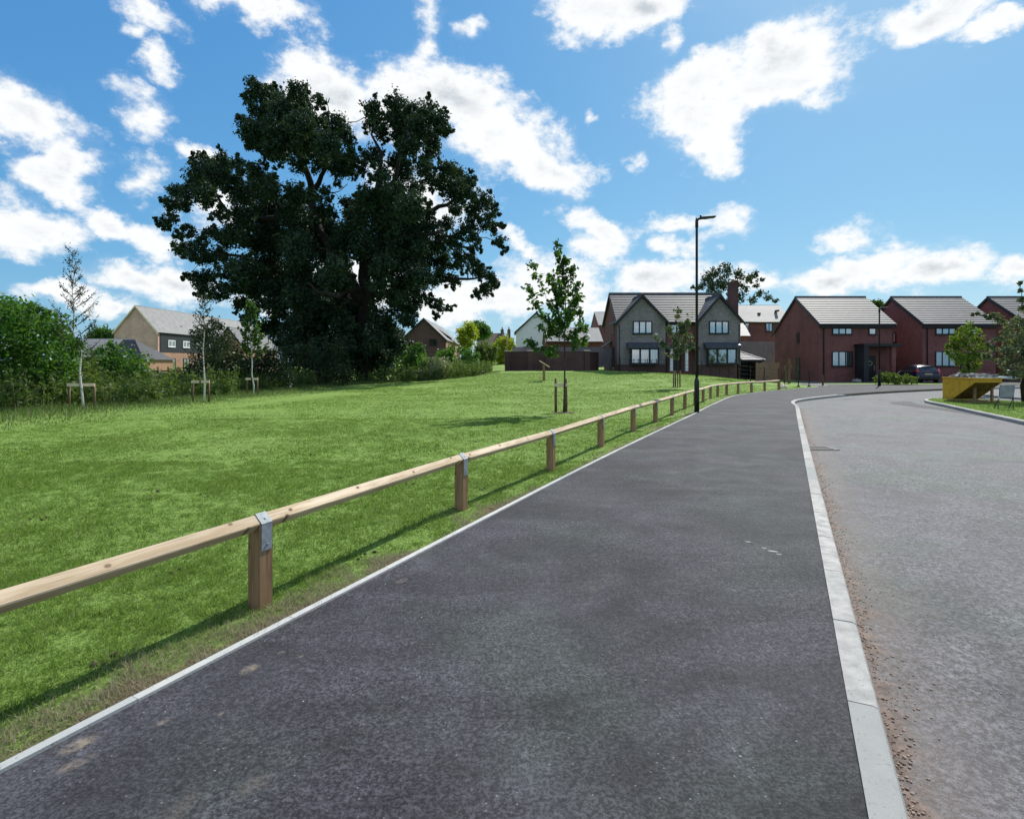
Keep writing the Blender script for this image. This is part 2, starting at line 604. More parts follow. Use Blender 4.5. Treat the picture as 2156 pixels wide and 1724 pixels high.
def bladesmat(name, a, b, dryc, yel):
    t = NT(name)
    g = t.n('NewGeometry')
    col = t.mix(g.outputs['Random Per Island'], a, b)
    n = t.noise(t.coord(), 1.3, 4)
    col = t.mix(t.ramp(n, .5, .75, 0, .3), col, yel)
    at = t.n('Attribute'); at.attribute_name = 'dry'
    col = t.mix(at.outputs['Fac'], col, dryc)
    d = t.n('BsdfDiffuse'); t.l(col, d.inputs[0])
    tr = t.n('BsdfTranslucent'); t.l(col, tr.inputs[0])
    m = t.n('MixShader'); m.inputs[0].default_value = .4
    t.l(d.outputs[0], m.inputs[1]); t.l(tr.outputs[0], m.inputs[2])
    t.l(m.outputs[0], t.out.inputs[0])
    return t.m


M['blade'] = bladesmat('grass_blade', (.082, .155, .02, 1), (.25, .375, .072, 1), (.34, .30, .20, 1), (.24, .32, .09, 1))
M['rough_blade'] = bladesmat('rough_grass_blade', (.06, .12, .025, 1), (.15, .24, .06, 1), (.34, .31, .2, 1), (.2, .22, .1, 1))

# ---- lawn west of the path, meshed up to the edging
rows = np.concatenate([np.arange(-6, 6, .25), np.arange(6, 20, .5), np.arange(20, 38.3, .6), [38.5]])
us = np.concatenate([[0, .012, .03, .06, .1, .15, .2, .27, .35, .45, .55, .65, .75, .85, 1.0]])
V, D = [], []
for y in rows:
    xe = float(edge_x(y)) - .05
    xs = xe - us * (xe + 30)
    for x in xs:
        V.append((x, y, float(zt(x, y)))); D.append(float(dryness(x, y)))
nx = len(us)
FA = [(i * nx + k, i * nx + k + 1, (i + 1) * nx + k + 1, (i + 1) * nx + k) for i in range(len(rows) - 1) for k in range(nx - 1)]
FA = np.array(FA)[:, ::-1]
lawn = np_mesh('lawn', V, FA, M['grass'], smooth=True, attr=D)
tag(lawn, kind='structure')
# ---- meadow land beyond, out to the horizon
ys = np.concatenate([np.arange(38.5, 70, 1.0), np.arange(70, 140, 5), [160, 200, 300, 500, 900]])
xs = np.concatenate([[-900, -300, -160, -100, -70, -50, -40], np.arange(-30, 40, 1.0), [45, 60, 90, 160, 300, 900]])
X, Y = np.meshgrid(xs, ys)
Z = zt(X, Y) - .002
nx = len(xs)
FA = np.array([(i * nx + k, i * nx + k + 1, (i + 1) * nx + k + 1, (i + 1) * nx + k) for i in range(len(ys) - 1) for k in range(nx - 1)])
land = np_mesh('field', np.stack([X.ravel(), Y.ravel(), Z.ravel()], 1), FA, M['grass'], smooth=True)
tag(land, kind='structure')
# base ground
M['soil'] = plain('soil', (.07, .055, .035, 1), .95, var=.3, scale=2)
g = MB(); g.add([(-900, -300, -.4), (900, -300, -.4), (900, 900, -.4), (-900, 900, -.4)], [(0, 1, 2, 3)])
tag(g.build('ground', M['grass']), kind='structure')


def asphalt(name, base, light, warm, speck, path=True):
    t = NT(name)
    v = t.coord()
    fine = t.noise(v, 95, 5, .8)
    ag = t.voro(v, 85)
    mid = t.noise(v, 2.2, 6, .7, .5)
    big = t.noise(v, .42, 4, .6)
    col = t.mix(t.ramp(t.noise(v, 62, 6, .85), .45, .56), tuple(c * .40 for c in base[:3]) + (1,), tuple(c * 1.08 for c in light[:3]) + (1,))
    gr = t.noise(v, 26, 7, .8)
    col = t.mix(t.ramp(gr, .48, .40, 0, .8), col, tuple(c * .32 for c in base[:3]) + (1,))
    col = t.mix(t.ramp(gr, .53, .62, 0, .65), col, tuple(c * 1.65 for c in light[:3]) + (1,))
    col = t.mix(t.ramp(big, .35, .68, 0, .4), col, warm)
    col = t.mix(t.ramp(t.noise(v, .9, 5, .6, .4), .52, .36, 0, .38), col, tuple(c * .55 for c in base[:3]) + (1,))
    col = t.mix(t.ramp(mid, .5, .78, 0, .35 if path else .2), col, tuple(c * 1.35 for c in light[:3]) + (1,))
    st = t.noise(v, 17, 6, .75)
    col = t.mix(t.ramp(st, .60, .72, 0, .5), col, tuple(c * 1.5 for c in light[:3]) + (1,))
    col = t.mix(t.ramp(st, .40, .30, 0, .6), col, tuple(c * .35 for c in base[:3]) + (1,))
    # bright chips of stone
    cn = t.n('TexVoronoi'); t.l(v, cn.inputs['Vector']); cn.inputs['Scale'].default_value = 55
    sp = t.n('SeparateColor'); t.l(cn.outputs['Color'], sp.inputs[0])
    chip = t.math('MULTIPLY', t.ramp(sp.outputs[0], .93, .95), t.ramp(cn.outputs['Distance'], .16, .24, 1, 0))
    col = t.mix(t.math('MULTIPLY', chip, .55), col, speck)
    w1 = t.noise(t.coord(scale=(1, 1.7, 1), rot=(0, 0, .45)), .75, 5, .62, .8)
    w2 = t.noise(v, 3.6, 5, .65, .5)
    lift = t.math('MULTIPLY', t.ramp(w1, .36, .66, .80, 1.28), t.ramp(w2, .33, .68, .88, 1.18))
    if not path: lift = t.ramp(w2, .33, .68, .88, 1.12)
    vm = t.n('VectorMath', operation='SCALE'); t.l(col, vm.inputs[0]); t.l(lift, vm.inputs['Scale'])
    tint = t.mix(t.ramp(t.noise(v, .55, 3), .42, .6), (1.01, .98, 1.04, 1), (.95, 1.05, .97, 1))
    col = t.mix(1.0, vm.outputs[0], tint, 'MULTIPLY')
    if path:
        # dried mud splashes, each with its own place on the path
        m_all = None
        for (px, py, r, k) in MUD:
            mp = t.n('Mapping', vector_type='TEXTURE')
            mp.inputs['Location'].default_value = (px, py, 0)
            mp.inputs['Rotation'].default_value = (0, 0, 1.0)
            mp.inputs['Scale'].default_value = (r, r * .55, 10)
            wv = t.n('VectorMath', operation='ADD'); t.l(v, wv.inputs[0])
            w2 = t.n('VectorMath', operation='SCALE'); w2.inputs['Scale'].default_value = r * .9
            t.l(WN(t, v), w2.inputs[0]); t.l(w2.outputs[0], wv.inputs[1])
            t.l(wv.outputs[0], mp.inputs[0])
            ln = t.n('VectorMath', operation='LENGTH'); t.l(mp.outputs[0], ln.inputs[0])
            mm = t.math('MULTIPLY', t.ramp(ln.outputs['Value'], 1.05, .35), k * .8)
            m_all = mm if m_all is None else t.math('MAXIMUM', m_all, mm)
        m_all = t.math('MULTIPLY', m_all, t.ramp(t.noise(v, 30, 5, .8), .36, .6))
        col = t.mix(m_all, col, (.27, .22, .165, 1))
        for (sx_, sy_, sr_) in ((1628, 1160, .05), (1608, 1153, .028), (1640, 1166, .03), (1575, 1140, .035)):
            pp = GP(sx_, sy_); mp = t.n('Mapping', vector_type='TEXTURE')
            mp.inputs['Location'].default_value = (pp.x, pp.y, 0); mp.inputs['Rotation'].default_value = (0, 0, -.5); mp.inputs['Scale'].default_value = (sr_, sr_ * .35, 10)
            wv = t.n('VectorMath', operation='ADD'); t.l(v, wv.inputs[0]); w2_ = t.n('VectorMath', operation='SCALE'); w2_.inputs['Scale'].default_value = .03
            t.l(WN(t, v), w2_.inputs[0]); t.l(w2_.outputs[0], wv.inputs[1]); t.l(wv.outputs[0], mp.inputs[0])
            ln = t.n('VectorMath', operation='LENGTH'); t.l(mp.outputs[0], ln.inputs[0])
            col = t.mix(t.ramp(ln.outputs['Value'], 1.0, .5, 0, .75), col, (.45, .46, .46, 1))
        spot = t.noise(v, 1.1, 6, .8)
        col = t.mix(t.ramp(spot, .66, .74, 0, .4), col, (.26, .25, .24, 1))
    else:
        # silt washed against the kerb
        s = t.n('SeparateXYZ'); t.l(v, s.inputs[0])
        d = t.math('SUBTRACT', t.math('SUBTRACT', s.outputs[0], t.math('MULTIPLY', s.outputs[1], .487)), .276 + .14)
        dd = t.math('ADD', d, t.math('MULTIPLY', t.math('SUBTRACT', t.noise(v, 3.2, 6, .75), .5), .75))
        near = t.ramp(s.outputs[1], 21.5, 19.0)
        dirt = t.math('MULTIPLY', t.ramp(dd, .18, .0), near)
        soft = t.math('MULTIPLY', t.ramp(dd, .7, .05, 0, .4), near)
        dc = t.mix(t.ramp(t.noise(v, 13, 6, .7), .35, .65), (.075, .052, .04, 1), (.19, .135, .105, 1))
        col = t.mix(soft, col, (.17, .135, .11, 1))
        col = t.mix(dirt, col, dc)
    h = t.math('ADD', t.math('MULTIPLY', ag, -.35), fine)
    t.bsdf(col, t.ramp(fine, .2, .8, .72 if not path else .80, .92), 0, .42 if not path else .3, t.bump(h, .40, .006))
    return t.m


def WN(t, v):
    nd = t.n('TexNoise'); t.l(v, nd.inputs['Vector'])
    nd.inputs['Scale'].default_value = 7; nd.inputs['Detail'].default_value = 4
    s = t.n('VectorMath', operation='SUBTRACT'); t.l(nd.outputs[1], s.inputs[0]); s.inputs[1].default_value = (.5, .5, .5)
    return s.outputs[0]


MUD = []
for (x, y, r, k) in [(526, 1408, .075, .8), (170, 1566, .085, .9), (158, 1607, .07, .6), (342, 1520, .04, .6), (466, 1502, .022, .6),
                     (845, 1222, .07, .55), (632, 1382, .03, .5), (593, 1373, .03, .5), (540, 1650, .10, .22), (380, 1700, .10, .2), (1420, 995, .2, .2), (1250, 1240, .1, .15)]:
    p = GP(x, y); MUD.append((p.x, p.y, r, k))
M['path'] = asphalt('footpath_asphalt', (.024, .0235, .028, 1), (.064, .064, .071, 1), (.050, .055, .055, 1), (.26, .26, .26, 1))
M['road'] = asphalt('road_asphalt', (.064, .065, .066, 1), (.138, .140, .142, 1), (.105, .108, .111, 1), (.34, .34, .33, 1), path=False)

# ---- path sheet between edging and kerb
def strip(name, A, B, z, mat):
    mb = MB()
    n = len(A)
    vs = [(p.x, p.y, z) for p in A] + [(p.x, p.y, z) for p in B]
    fs = [(i, n + i, n + i + 1, i + 1) for i in range(n - 1)]
    mb.add(vs, fs)
    return tag(mb.build(name, mat), kind='structure')


def even(pts, n):
    L = [0]
    for i in range(len(pts) - 1): L.append(L[-1] + (pts[i + 1] - pts[i]).length)
    xs = np.linspace(0, L[-1], n)
    return [Vector((float(np.interp(x, L, [p.x for p in pts])), float(np.interp(x, L, [p.y for p in pts])), 0)) for x in xs]


LE = EDGE + catmull([(20.9, 38.2), (22, 39.6), (25, 40.3), (34, 41.5), (60, 47)])[1:]
strip('footpath', even(LE, 90), even(KERB, 90), 0.0, M['path'])
r = MB(); r.add([(-8, -8, -.105), (120, -8, -.105), (120, 60, -.105), (10, 60, -.105), (-8, 12, -.105)], [(0, 1, 2, 3, 4)])
tag(r.build('road', M['road']), kind='structure')


def concrete(name, c, var=.12):
    t = NT(name)
    v = t.coord()
    g = t.n('NewGeometry')
    n = t.noise(v, 9, 6, .7)
    p = t.noise(v, 140, 3, .6)
    a = tuple(x * (1 - var) for x in c[:3]) + (1,); b = tuple(min(.95, x * (1 + var)) for x in c[:3]) + (1,)
    col = t.mix(t.ramp(n, .3, .7), a, b)
    col = t.mix(t.ramp(g.outputs['Random Per Island'], .25, .95, 0, .95), col, tuple(x * y for x, y in zip(c[:3], (.72, .76, .78))) + (1,))
    col = t.mix(t.ramp(t.noise(v, 62, 4, .7), .60, .68, 0, .75), col, (.13, .13, .12, 1))
    col = t.mix(t.ramp(t.noise(v, 1.7, 5, .7), .55, .75, 0, .4), col, (.25, .23, .2, 1))
    t.bsdf(col, .85, 0, .3, t.bump(p, .3, .004))
    return t.m


M['kerb'] = concrete('kerb_concrete', (.37, .36, .335, 1), .26)
M['edging'] = concrete('edging_concrete', (.48, .475, .45, 1), .08)


def kerbline(name, pts, side, width, z1f, z0, stone, cham, mat, gap=.011):
    """stones laid one by one along a line; side=+1 right of travel"""
    mb = MB()
    q = resample(pts, stone)
    for i in range(len(q) - 1):
        a, b = q[i], q[i + 1]
        d = (b - a).normalized()
        n = Vector((d.y, -d.x, 0)) * side
        a2, b2 = a + d * gap / 2, b - d * gap / 2
        z1 = z1f((a + b) / 2) + (random.uniform(-.0018, .0018) if width > .1 else random.uniform(-.0008, .0012))
        prof = [(0, z0), (0, z1), (width - cham, z1 + .001), (width - cham * .4, z1 - cham * .25), (width, z1 - cham), (width, z0)]
        m = len(prof)
        vs = [a2 + n * o + Vector((0, 0, z)) for o, z in prof] + [b2 + n * o + Vector((0, 0, z)) for o, z in prof]
        fs = [(k, k + 1, m + k + 1, m + k) for k in range(m - 1)] + [tuple(reversed(range(m))), tuple(range(m, 2 * m))]
        if side < 0: fs = [tuple(reversed(f)) for f in fs]
        mb.add(vs, fs)
    return tag(mb.build(name, mat), kind='structure')


def kz(p):   # full upstand, lowered after the bend
    return .012 - .085 * float(sstep(15.5, 17.5, p.x)) * (1 - float(sstep(27, 30, p.x)))


kerbline('kerb', KERB, 1, .128, kz, -.25, .915, .028, M['kerb'])
kerbline('path_edging', EDGE, -1, .05, lambda p: .014, -.15, .915, .004, M['edging'], gap=.004)
# mortar bed filling the joints
mb = MB()
for i in range(0, len(KERB) - 1):
    a, b = KERB[i], KERB[i + 1]
    d = (b - a).normalized(); n = Vector((d.y, -d.x, 0))
    mb.prism([a + Vector((0, 0, -.02)), b + Vector((0, 0, -.02)), b + n * .12 + Vector((0, 0, -.02)), a + n * .12 + Vector((0, 0, -.02))], (0, 0, -.15))
tag(mb.build('kerb_bed', M['soil']), kind='structure')

# ---- verge on the far side of the road
VK = catmull([(8.5, 2.5), (11.2, 9), (14.0, 15.5), (15.55, 19.2), (16.5, 21.4), (17.0, 22.7), (17.7, 24.1), (18.8, 25.1), (19.9, 25.0), (20.5, 23.9), (21.0, 22.3), (22.4, 19.2), (25.5, 14), (29, 8), (33, 2.5)], .4)
mb = MB()
mb.add([(p.x, p.y, -.004) for p in VK], [tuple(reversed(range(len(VK))))])
verge = mb.build('verge', M['grass']); tag(verge, kind='structure')
kerbline('verge_kerb', VK, -1, .128, lambda p: .006, -.25, .915, .028, M['kerb'])
# dark apron of broken tarmac at the nose of the verge
NP = catmull([(14.1, 15.2), (15.1, 18.0), (15.9, 20.4), (16.25, 22.0), (16.6, 23.3), (17.3, 24.4)], .3)
NQ = catmull([(13.8, 15.2), (14.8, 18.0), (15.3, 20.4), (15.4, 21.9), (15.8, 23.7), (17.1, 24.7)], .3)
M['tar'] = plain('patched_tarmac', (.055, .054, .056, 1), .85, var=.45, scale=9, bump=.9)
strip('tarmac_apron', even(NP, 30), even(NQ, 30), -.099, M['tar'])
# further pavement with its own kerb
PK = catmull([(25, 6), (24.2, 17), (23.2, 24.5), (23.3, 27.2), (24.6, 29.4), (26.8, 31.0), (31, 32.6), (60, 38)], .5)
mb = MB(); mb.add([(p.x, p.y, 0) for p in PK] + [(70, 38, 0), (70, 6, 0)], [tuple(reversed(range(len(PK) + 2)))])
tag(mb.build('side_pavement', M['road']), kind='structure')
kerbline('side_kerb', PK, -1, .128, lambda p: .008, -.25, .915, .028, M['kerb'])
# driveway in front of the red houses
mb = MB(); mb.add([(21.2, 38.0, .004), (22.4, 40.2, .004), (60, 46.5, .004), (60, 49, .004), (19.8, 49, .004), (20.2, 41, .004)], [(0, 1, 2, 3, 4, 5)])
M['drive'] = asphalt('driveway_asphalt', (.05, .05, .052, 1), (.10, .10, .104, 1), (.08, .08, .08, 1), (.3, .3, .3, 1), path=False)
tag(mb.build('driveway', M['drive']), kind='structure')
mb = MB()
mb.add([(23.9, 44.4, .012), (33.0, 44.0, .012), (33.4, 42.2, .012), (28.5, 41.2, .012), (25.2, 42.0, .012), (23.6, 43.2, .012)], [(5, 4, 3, 2, 1, 0)])
tag(mb.build('front_garden', M['grass']), kind='structure')

# ---- grass blades (near lawn)
def scatter(n, x0, x1, y0, y1, keep):
    P = np.stack([RNG.uniform(x0, x1, n), RNG.uniform(y0, y1, n)], 1)
    return P[keep(P[:, 0], P[:, 1])]


def lawnkeep(x, y):
    return (x < np.where(y > 38, 17.5, edge_x(y) - .048)) & (x > mown_x(y)) & (x > -1.02 * y - 1.2)


PB = []
for (n, x0, y0, y1, x1) in [(210000, -6, .9, 4.5, 0), (230000, -9, 4.5, 9, 2), (200000, -13, 9, 16, 5.2), (110000, -13, 16, 27, 11), (150000, -13, 27, 45, 19)]:
    PB.append(scatter(n, x0, x1, y0, y1, lawnkeep))
Vs, Fs, As = [], [], []
off = 0
for k, P in enumerate(PB):
    z = zt(P[:, 0], P[:, 1])
    cl = .62 * vnoise(P[:, 0], P[:, 1], .09, 3) + .28 * vnoise(P[:, 0], P[:, 1], .27, 0) + .1 * vnoise(P[:, 0], P[:, 1], 1.3, 1)
    cl = np.clip((cl - .22) * 1.8, 0, 1)
    hh = np.array([.046, .042, .036, .034, .038])[k] * (.35 + 1.3 * cl)
    dr = dryness(P[:, 0], P[:, 1]) * 1.1 + RNG.normal(size=len(P)) * .22 + (cl - .5) * .3
    dr = np.clip((dr - .42) * 2.2, 0, 1) + (RNG.random(len(P)) < .05) * .7
    V, Fa, at = blades(np.stack([P[:, 0], P[:, 1], z - .004], 1), hh, [.0052, .008, .013, .020, .032][k], 1.1, dry=np.clip(dr, 0, 1))
    Vs.append(V); Fs.append(Fa + off); As.append(at); off += len(V)
o = np_mesh('grass', np.concatenate(Vs), np.concatenate(Fs), M['blade'], attr=np.concatenate(As))
tag(o, 'short mown green grass with a dry straw strip along the path edging', 'grass', kind='stuff')

# ---- rough unmown band and verge grass
P1 = scatter(90000, -20, -8, 9, 40, lambda x, y: (x < mown_x(y) + .1) & (x > mown_x(y) - 4.5) & (x > -y - 2))
P1b = scatter(30000, -12, 1, 36, 50, lambda x, y: (x < mown_x(y)) & (x > mown_x(y) - 4))
Pn = np.concatenate([P1, P1b])
dd = mown_x(Pn[:, 1]) - Pn[:, 0]
hh = .07 + .12 * sstep(.2, 3.4, dd)
V, Fa, at = blades(np.stack([Pn[:, 0], Pn[:, 1], zt(Pn[:, 0], Pn[:, 1]) - .01], 1), hh, .014, .9, dry=(RNG.random(len(Pn)) < .16) * .8, segs=2)
tag(np_mesh('rough_grass', V, Fa, M['rough_blade'], attr=at), 'rough unmown grass band between the lawn and the weeds', 'grass', kind='stuff')
from mathutils.geometry import tessellate_polygon
VKx = np.array([p.x for p in VK]); VKy = np.array([p.y for p in VK])
def in_verge(x, y):
    ins = np.zeros(len(x), bool)
    j = len(VKx) - 1
    for i in range(len(VKx)):
        c = ((VKy[i] > y) != (VKy[j] > y)) & (x < (VKx[j] - VKx[i]) * (y - VKy[i]) / (VKy[j] - VKy[i] + 1e-9) + VKx[i])
        ins ^= c
        j = i
    return ins
P2 = scatter(120000, 12, 23, 12, 25.5, in_verge)
V, Fa, at = blades(np.stack([P2[:, 0], P2[:, 1], np.full(len(P2), -.01)], 1), .05, .014, 1.0, dry=(RNG.random(len(P2)) < .08) * .7)
tag(np_mesh('verge_grass', V, Fa, M['blade'], attr=at), 'mown green grass on the verge around the yellow skip', 'grass', kind='stuff')


# ---- weeds (tall, uncountable)
def weeds(name, label, P, hmin, hmax, mat, nleaf=14):
    n = len(P)
    z = zt(P[:, 0], P[:, 1])
    ht = RNG.uniform(hmin, hmax, n) * (.5 + .9 * vnoise(P[:, 0], P[:, 1], 1.1, 2))
    V1, F1, _ = blades(np.stack([P[:, 0], P[:, 1], z], 1), ht * .8, .022, .45, segs=2)
    idx = np.repeat(np.arange(n), nleaf)
    f = RNG.random(len(idx)) ** .6
    c = np.stack([P[idx, 0] + RNG.normal(size=len(idx)) * .06, P[idx, 1] + RNG.normal(size=len(idx)) * .06, z[idx] + f * ht[idx] * .9], 1)
    V2, F2 = leaves(c, np.full(len(c), .04), np.full(len(c), 1), 1, .085, elong=2.6)
    # quads -> tris
    T2 = np.concatenate([F2[:, [0, 1, 2]], F2[:, [0, 2, 3]]]) + len(V1)
    o = np_mesh(name, np.concatenate([V1, V2]), np.concatenate([F1, T2]), mat)
    return tag(o, label, 'weeds', kind='stuff')


PW = scatter(9000, -24, -12, 11, 40, lambda x, y: (x < mown_x(y) - 3.1 - .7 * (y < 19.5) + .3 * np.sin(y * 1.3)) & (x > mown_x(y) - 8.5) & (x > -y - 2))
weeds('weeds', 'tall nettles and docks growing in a belt behind the staked young trees', PW, .35, 1.25, M['weed_leaf'])
PW = scatter(4200, -13, 2, 39, 50, lambda x, y: (x < mown_x(y) - .8) & (x > mown_x(y) - 5))
weeds('weeds', 'tall dark weeds under the edge of the big oak', PW, .4, 1.2, M['weed_leaf'])

PT = scatter(9000, -22, -11, 11, 42, lambda x, y: (x < mown_x(y) - 3.0 - .7 * (y < 19.5) - .8 * vnoise(x, y, 1.4, 0)) & (x > mown_x(y) - 7) & (x > -y - 2))
V, Fa, at = blades(np.stack([PT[:, 0], PT[:, 1], zt(PT[:, 0], PT[:, 1])], 1), .35 + .9 * vnoise(PT[:, 0], PT[:, 1], .9, 1), .018, .5, dry=(RNG.random(len(PT)) < .35) * .85, segs=2)
tag(np_mesh('tall_grass', V, Fa, M['rough_blade'], attr=at), 'tall seeding grass standing among the weeds behind the staked trees', 'grass', kind='stuff')

# ---- soil crumbs along the kerb, clods on the lawn, pebbles
ico = [(0, 0, 1), (.894, 0, .447), (.276, .851, .447), (-.724, .526, .447), (-.724, -.526, .447), (.276, -.851, .447),
       (.724, .526, -.447), (-.276, .851, -.447), (-.894, 0, -.447), (-.276, -.851, -.447), (.724, -.526, -.447), (0, 0, -1)]
icf = [(0, 1, 2), (0, 2, 3), (0, 3, 4), (0, 4, 5), (0, 5, 1), (1, 6, 2), (2, 7, 3), (3, 8, 4), (4, 9, 5), (5, 10, 1),
       (2, 6, 7), (3, 7, 8), (4, 8, 9), (5, 9, 10), (1, 10, 6), (6, 11, 7), (7, 11, 8), (8, 11, 9), (9, 11, 10), (10, 11, 6)]


def crumbs(name, P, size, mat, flat=.6):
    n = len(P)
    base = np.array(ico)
    s = size * (.4 + 1.2 * RNG.random(n) ** 2)
    V = base[None] * s[:, None, None] * RNG.uniform(.6, 1.3, (n, 12, 1))
    V[:, :, 2] *= flat
    V = V + P[:, None, :]
    Fi = (np.arange(n) * 12)[:, None, None] + np.array(icf)[None]
    return np_mesh(name, V.reshape(-1, 3), Fi.reshape(-1, 3), mat)


n = 2600
yy = 1.6 + 19 * RNG.random(n) ** 1.6
dx = .15 + np.abs(RNG.normal(size=n)) * .08 * (1 + .5 * np.sin(yy * 5))
P = np.stack([.276 + .487 * yy + dx, yy, np.full(n, -.103)], 1)
M['crumb'] = plain('soil_crumb', (.30, .22, .17, 1), .95, var=.5, scale=40)
tag(crumbs('soil_crumbs', P, .0055, M['crumb']), 'loose brown soil and grit lying along the foot of the kerb', 'soil', kind='stuff')
M['pebble'] = plain('pebble', (.34, .33, .31, 1), .8, var=.4, scale=40)
n = 500
yy = RNG.uniform(1.5, 14, n); xx = np.interp(yy, EY, EX) + RNG.uniform(.05, 7, n)
xk = .276 + .487 * yy
P = np.stack([xx, yy, np.where(xx < xk, .001, -.103)], 1)
P = P[(np.abs(xx - xk - .06) > .12)]
tag(crumbs('gravel', P, .004, M['pebble']), 'small pale stone chips scattered over the asphalt', 'gravel', kind='stuff')
n = 340
P = scatter(n * 4, -13, 8, 2.5, 34, lawnkeep)[:n]
P = np.concatenate([np.stack([P[:, 0], P[:, 1], zt(P[:, 0], P[:, 1]) + .008], 1)])
M['clod'] = plain('earth_clod', (.045, .032, .02, 1), .95, var=.4, scale=30)
cl = np.repeat(P[:220], 5, axis=0) + RNG.normal(size=(len(P[:220]) * 5, 3)) * np.array([.05, .05, .004])
tag(crumbs('earth_clods', cl, .016, M['clod']), 'small dark clods of earth scattered on the lawn', 'soil', kind='stuff')
# ================================================================= houses
def courses(mb, x0, x1, ye, ze, yr, zr, n, thick=.06):
    """stepped tile courses from eave (ye,ze) up to ridge (yr,zr)"""
    e = Vector((0, ye, ze)); r = Vector((0, yr, zr))
    d = (r - e)
    nrm = Vector((0, -d.z, d.y)).normalized()
    if nrm.z < 0: nrm = -nrm
    for i in range(n):
        a = e + d * (i / n); b = e + d * ((i + 1) / n + .01)
        p0, p1 = a + nrm * thick, b + nrm * .012
        q0, q1 = a - nrm * .03, b - nrm * .03
        mb.prism([(x0, v.y, v.z) for v in (p0, p1, q1, q0)], (x1 - x0, 0, 0))


def pent(mb, x0, x1, yf, yb, z0, ef, eb, yr, zr):
    mb.prism([(x0, yf, z0), (x0, yf, ef), (x0, yr, zr), (x0, yb, eb), (x0, yb, z0)], (x1 - x0, 0, 0))


def window(par, x0, x1, z0, z1, y, n=3, out=.04, fr=.07, curtain=True, axis='x', sgn=-1, wx=0, mat='frame', sill=True):
    """frame with n lights on a wall; axis x: on the plane y facing sgn*Y; axis y: on the plane x=wx facing sgn*X"""
    def bx(mb, a0, a1, d0, d1, c0, c1):
        lo, hi = sorted((sgn * d0, sgn * d1))
        if axis == 'x': mb.box(a0, a1, y + lo, y + hi, c0, c1)
        else: mb.box(wx + lo, wx + hi, a0, a1, c0, c1)
    m = MB()
    bx(m, x0, x1, -.05, out + .03, z1 - fr, z1); bx(m, x0, x1, -.05, out + .03, z0, z0 + fr)
    pw = (x1 - x0) / n
    for i in range(n + 1):
        c = x0 + i * pw
        a, b = (c, c + fr) if i == 0 else ((c - fr, c) if i == n else (c - fr * .6, c + fr * .6))
        bx(m, a, b, -.05, out + .028, z0 + fr, z1 - fr)
    w = m.build('window', M[mat], par)
    g = MB(); bx(g, x0 + fr * .5, x1 - fr * .5, out - .004, out, z0 + fr * .5, z1 - fr * .5)
    g.build('pane', M['glass'], w)
    c = MB()
    bx(c, x0 + .03, x1 - .03, .002, .006, z0 + .03, z1 - .03)
    c.build('reveal', M['black_door'], w)
    if curtain:
        c = MB()
        for i in range(n):
            a0, a1 = x0 + i * pw + fr * .6, x0 + (i + 1) * pw - fr * .6
            k = max(3, int((a1 - a0) / .05))
            rr = random.Random(int(x0 * 100) + i)
            for j in range(k):
                if rr.random() < .16: continue
                s0 = a0 + (a1 - a0) * j / k; s1 = a0 + (a1 - a0) * (j + .8) / k
                bx(c, s0, s1, .009, .014 + .012 * (j % 2), z0 + fr, z1 - fr)
        if c.v: c.build('curtain', M['curtain'], w)
    if sill:
        s = MB(); bx(s, x0 - .05, x1 + .05, 0, out + .07, z0 - .05, z0 - .002)
        s.build('sill', M[mat], w)
    return w


